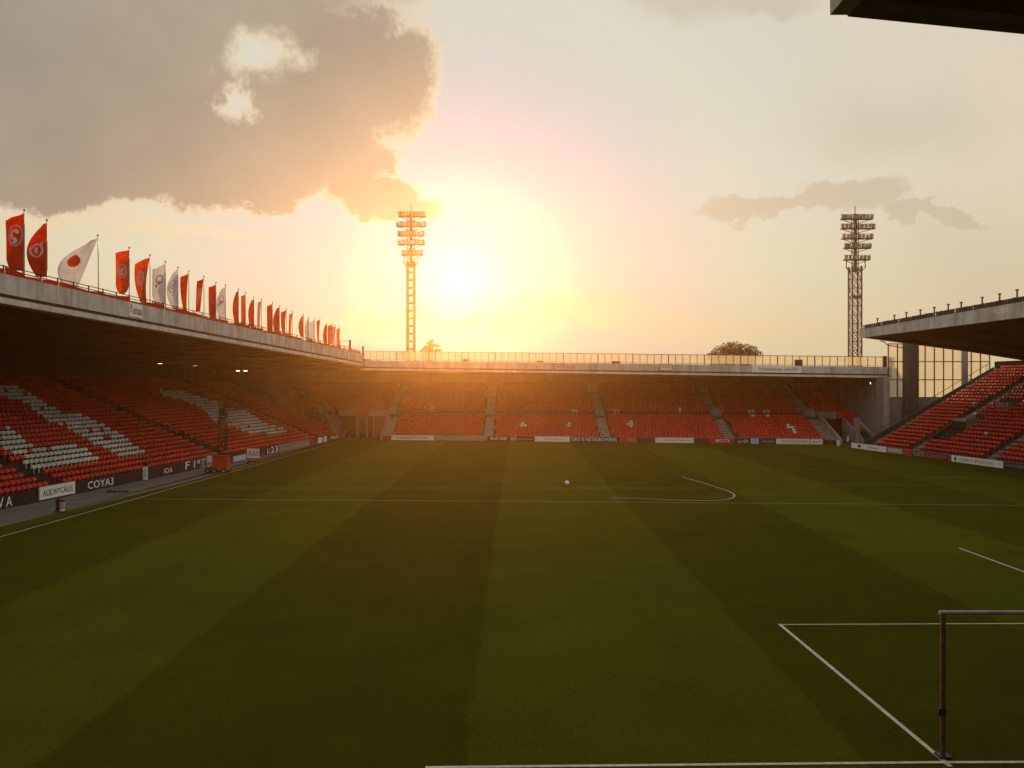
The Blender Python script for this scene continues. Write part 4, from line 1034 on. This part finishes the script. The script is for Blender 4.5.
me.polygons.add(len(tot)); me.polygons.foreach_set('loop_start', start.astype(np.int32)); 
me.polygons.foreach_set('loop_total', tot.astype(np.int32))
me.materials.append(M_redseat); me.materials.append(M_whiteseat)
me.polygons.foreach_set('material_index', np.repeat(np.array([1 if s[7] else 0 for s in rest]), len(sizes)).astype(np.int32))
me.update(calc_edges=True); me.validate()
o = bpy.data.objects.new('stadium_seats', me); COL.objects.link(o)
tag(o, 'thousands of red and white seats filling the rows of the stands', 'seats', None, 'stuff')
print('seats', len(SEATS))

# ------------------------------------------------------------------ light
SUN_AZ = math.atan2(460-VX, FPX); SUN_EL = math.radians(7.2)
sd = Vector((math.sin(SUN_AZ)*math.cos(SUN_EL), math.cos(SUN_AZ)*math.cos(SUN_EL), math.sin(SUN_EL)))
L = bpy.data.lights.new('sun', 'SUN'); L.energy = 5.0; L.angle = math.radians(.6); L.color = (1,.68,.36)
lo = bpy.data.objects.new('sun', L); COL.objects.link(lo); lo.rotation_euler = (-sd).to_track_quat('-Z','Y').to_euler(); lo.location = (0,0,60)

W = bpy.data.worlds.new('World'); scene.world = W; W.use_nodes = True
nt = W.node_tree; nt.nodes.clear()
def node(t): return nt.nodes.new(t)
def Mn(op, *a, clamp=False):
    n = node('ShaderNodeMath'); n.operation = op; n.use_clamp = clamp
    for i, v in enumerate(a):
        if isinstance(v, (int,float)): n.inputs[i].default_value = v
        else: nt.links.new(v, n.inputs[i])
    return n.outputs[0]
def smooth(v, lo, hi):
    n = node('ShaderNodeMapRange'); n.interpolation_type = 'SMOOTHSTEP'; nt.links.new(v, n.inputs['Value'])
    n.inputs['From Min'].default_value = lo; n.inputs['From Max'].default_value = hi; return n.outputs['Result']
tc = node('ShaderNodeTexCoord'); D = tc.outputs['Generated']
sp = node('ShaderNodeSeparateXYZ'); nt.links.new(D, sp.inputs[0]); dx, dy, dz = sp.outputs
hor = Mn('SQRT', Mn('ADD', Mn('MULTIPLY',dx,dx), Mn('MULTIPLY',dy,dy)))
az = Mn('ARCTAN2', dx, dy); el = Mn('DIVIDE', dz, Mn('MAXIMUM', hor, .001))
dot = node('ShaderNodeVectorMath'); dot.operation = 'DOT_PRODUCT'; nt.links.new(D, dot.inputs[0]); dot.inputs[1].default_value = sd
ang = Mn('MULTIPLY', Mn('ARCCOSINE', Mn('MINIMUM', dot.outputs['Value'], .99999)), 180/math.pi)
# warm hazy dusk sky: unseen half behind the camera is brightened to light the stands
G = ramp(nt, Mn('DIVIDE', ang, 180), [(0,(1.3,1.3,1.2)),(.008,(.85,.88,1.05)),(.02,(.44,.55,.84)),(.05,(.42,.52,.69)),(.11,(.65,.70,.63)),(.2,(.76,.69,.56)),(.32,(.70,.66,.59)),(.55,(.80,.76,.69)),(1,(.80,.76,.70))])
for e in nt.nodes: pass
low = ramp(nt, smooth(el, 0, .42), [(0,(.95,.86,.66)),(.25,(.98,.95,.82)),(.6,(1.0,.985,.94)),(1,(1.0,.98,.95))])
G = mixc(nt, 1, G, low, 'MULTIPLY')
sky = node('ShaderNodeTexSky'); sky.sky_type = 'NISHITA'; sky.sun_disc = False; sky.sun_elevation = SUN_EL; sky.sun_rotation = SUN_AZ; sky.dust_density = 4.0; sky.air_density = 1.5
# clouds, laid out on the sky dome by azimuth and elevation
nz = node('ShaderNodeTexNoise'); nz.noise_dimensions = '3D'; nz.inputs['Scale'].default_value = 7; nz.inputs['Detail'].default_value = 8; nz.inputs['Roughness'].default_value = .66; nt.links.new(D, nz.inputs['Vector'])
ns = node('ShaderNodeSeparateColor'); nt.links.new(nz.outputs['Color'], ns.inputs[0])
U = Mn('ADD', Mn('MULTIPLY', Mn('TANGENT', Mn('MAXIMUM', Mn('MINIMUM', az, 1.2), -1.2)), 800), 517)
Vv = Mn('SUBTRACT', 386, Mn('DIVIDE', Mn('MULTIPLY', el, 800), Mn('MAXIMUM', Mn('COSINE', az), .3)))
def warp(a): 
    return (Mn('ADD', U, Mn('MULTIPLY', Mn('SUBTRACT', ns.outputs[0], .5), a)), Mn('ADD', Vv, Mn('MULTIPLY', Mn('SUBTRACT', ns.outputs[1], .5), a*.8)))
def blob(UV, cx, cy, rx, ry):
    a = Mn('MULTIPLY', Mn('SUBTRACT', UV[0], cx), 1/rx); c = Mn('MULTIPLY', Mn('SUBTRACT', UV[1], cy), 1/ry)
    return Mn('SUBTRACT', 1, Mn('SQRT', Mn('ADD', Mn('MULTIPLY',a,a), Mn('MULTIPLY',c,c))))
def union(vals):
    r = vals[0]
    for v in vals[1:]: r = Mn('MAXIMUM', r, v)
    return r
UV = warp(190)
big = union([blob(UV,*e) for e in ((90,60,265,140),(330,70,105,80),(290,140,100,62),(385,198,56,28),(60,125,240,82),(230,170,130,40),(110,176,190,46),(60,-90,420,190),(-250,40,420,150),(350,165,40,40))])
hole = union([blob(UV,260,58,32,26), blob(UV,246,106,17,15)])
big = Mn('MINIMUM', big, Mn('ADD', Mn('MULTIPLY', hole, -.24), .115))
mb = smooth(big, -.09, .14)
deep = smooth(big, .0, .55)
body = ramp(nt, Mn('DIVIDE', ang, 60), [(0,(.30,.30,.32)),(.2,(.35,.325,.27)),(.45,(.36,.325,.27)),(.75,(.245,.24,.235)),(1,(.23,.23,.23))])
nz2 = node('ShaderNodeTexNoise'); nz2.inputs['Scale'].default_value = 5; nz2.inputs['Detail'].default_value = 6; nt.links.new(D, nz2.inputs['Vector'])
body = mixc(nt, .7, body, mixc(nt, 1, body, ramp(nt, nz2.outputs['Fac'], [(.3,(.74,.75,.78)),(.7,(1.30,1.24,1.14))]), 'MULTIPLY'))
rim = mixc(nt, deep, (1.05,.94,.68), body)
rimf = smooth(big, .02, .24)
ccol = mixc(nt, rimf, mixc(nt, .55, body, (1.0,.90,.66)), body)
C = mixc(nt, mb, G, ccol)
UV2 = warp(150)
def faint(C, ells, col, amt, soft=.5, uv=UV2):
    m = Mn('MULTIPLY', smooth(union([blob(uv,*e) for e in ells]), -.05, soft), amt)
    return mixc(nt, m, C, col)
C = faint(C, ((735,201,42,15),(862,198,70,20),(935,215,60,8),(795,206,70,10)), (.52,.45,.33), .62, .35)
C = faint(C, ((690,2,95,34),(760,10,60,20)), (.55,.50,.40), .6, .7)
C = faint(C, ((600,318,170,26),(760,335,160,20),(480,330,160,18)), (.74,.58,.36), .45, .8)
C = faint(C, ((900,120,140,60),(980,260,120,80)), (.60,.54,.43), .5, .9)
C = faint(C, ((40,225,120,14),(170,235,120,10),(300,330,160,16)), (.80,.66,.42), .5, .7)
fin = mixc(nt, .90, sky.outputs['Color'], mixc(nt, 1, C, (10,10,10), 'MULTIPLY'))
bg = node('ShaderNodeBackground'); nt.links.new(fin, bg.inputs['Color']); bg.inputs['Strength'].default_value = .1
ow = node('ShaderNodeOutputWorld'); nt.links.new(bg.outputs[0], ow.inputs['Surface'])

# ------------------------------------------------------------------ haze volume added to give the orange lens veil
b = MB(); b.box(-234,254,-94,163,-1.6,42)
hm = bpy.data.materials.new('lens_veil_haze'); hm.use_nodes = True; hn = hm.node_tree; hn.nodes.clear()
pv = hn.nodes.new('ShaderNodeVolumePrincipled'); pv.inputs['Color'].default_value = (1,.47,.15,1); pv.inputs['Density'].default_value = .00037; pv.inputs['Anisotropy'].default_value = .87
oo = hn.nodes.new('ShaderNodeOutputMaterial'); hn.links.new(pv.outputs[0], oo.inputs['Volume'])
hz = b.build('haze', hm); tag(hz, kind='stuff')

# ------------------------------------------------------------------ camera, view
cam = bpy.data.cameras.new('camera'); co_ = bpy.data.objects.new('camera', cam); COL.objects.link(co_)
co_.location = (0,0,CAMZ); co_.rotation_euler = (math.radians(90),0,0)
cam.sensor_width = 36; cam.lens = 36*FPX/1024; cam.shift_x = -(VX-512)/1024; cam.shift_y = (VY-384)/1024; cam.clip_end = 2000; cam.clip_start = .1
scene.camera = co_
vs = scene.view_settings; vs.view_transform = 'Standard'; vs.look = 'None'; vs.exposure = 0; vs.gamma = 1; vs.use_curve_mapping = False
scene.cycles.use_denoising = True; scene.cycles.volume_bounces = 0; scene.cycles.max_bounces = 8; scene.cycles.transparent_max_bounces = 12
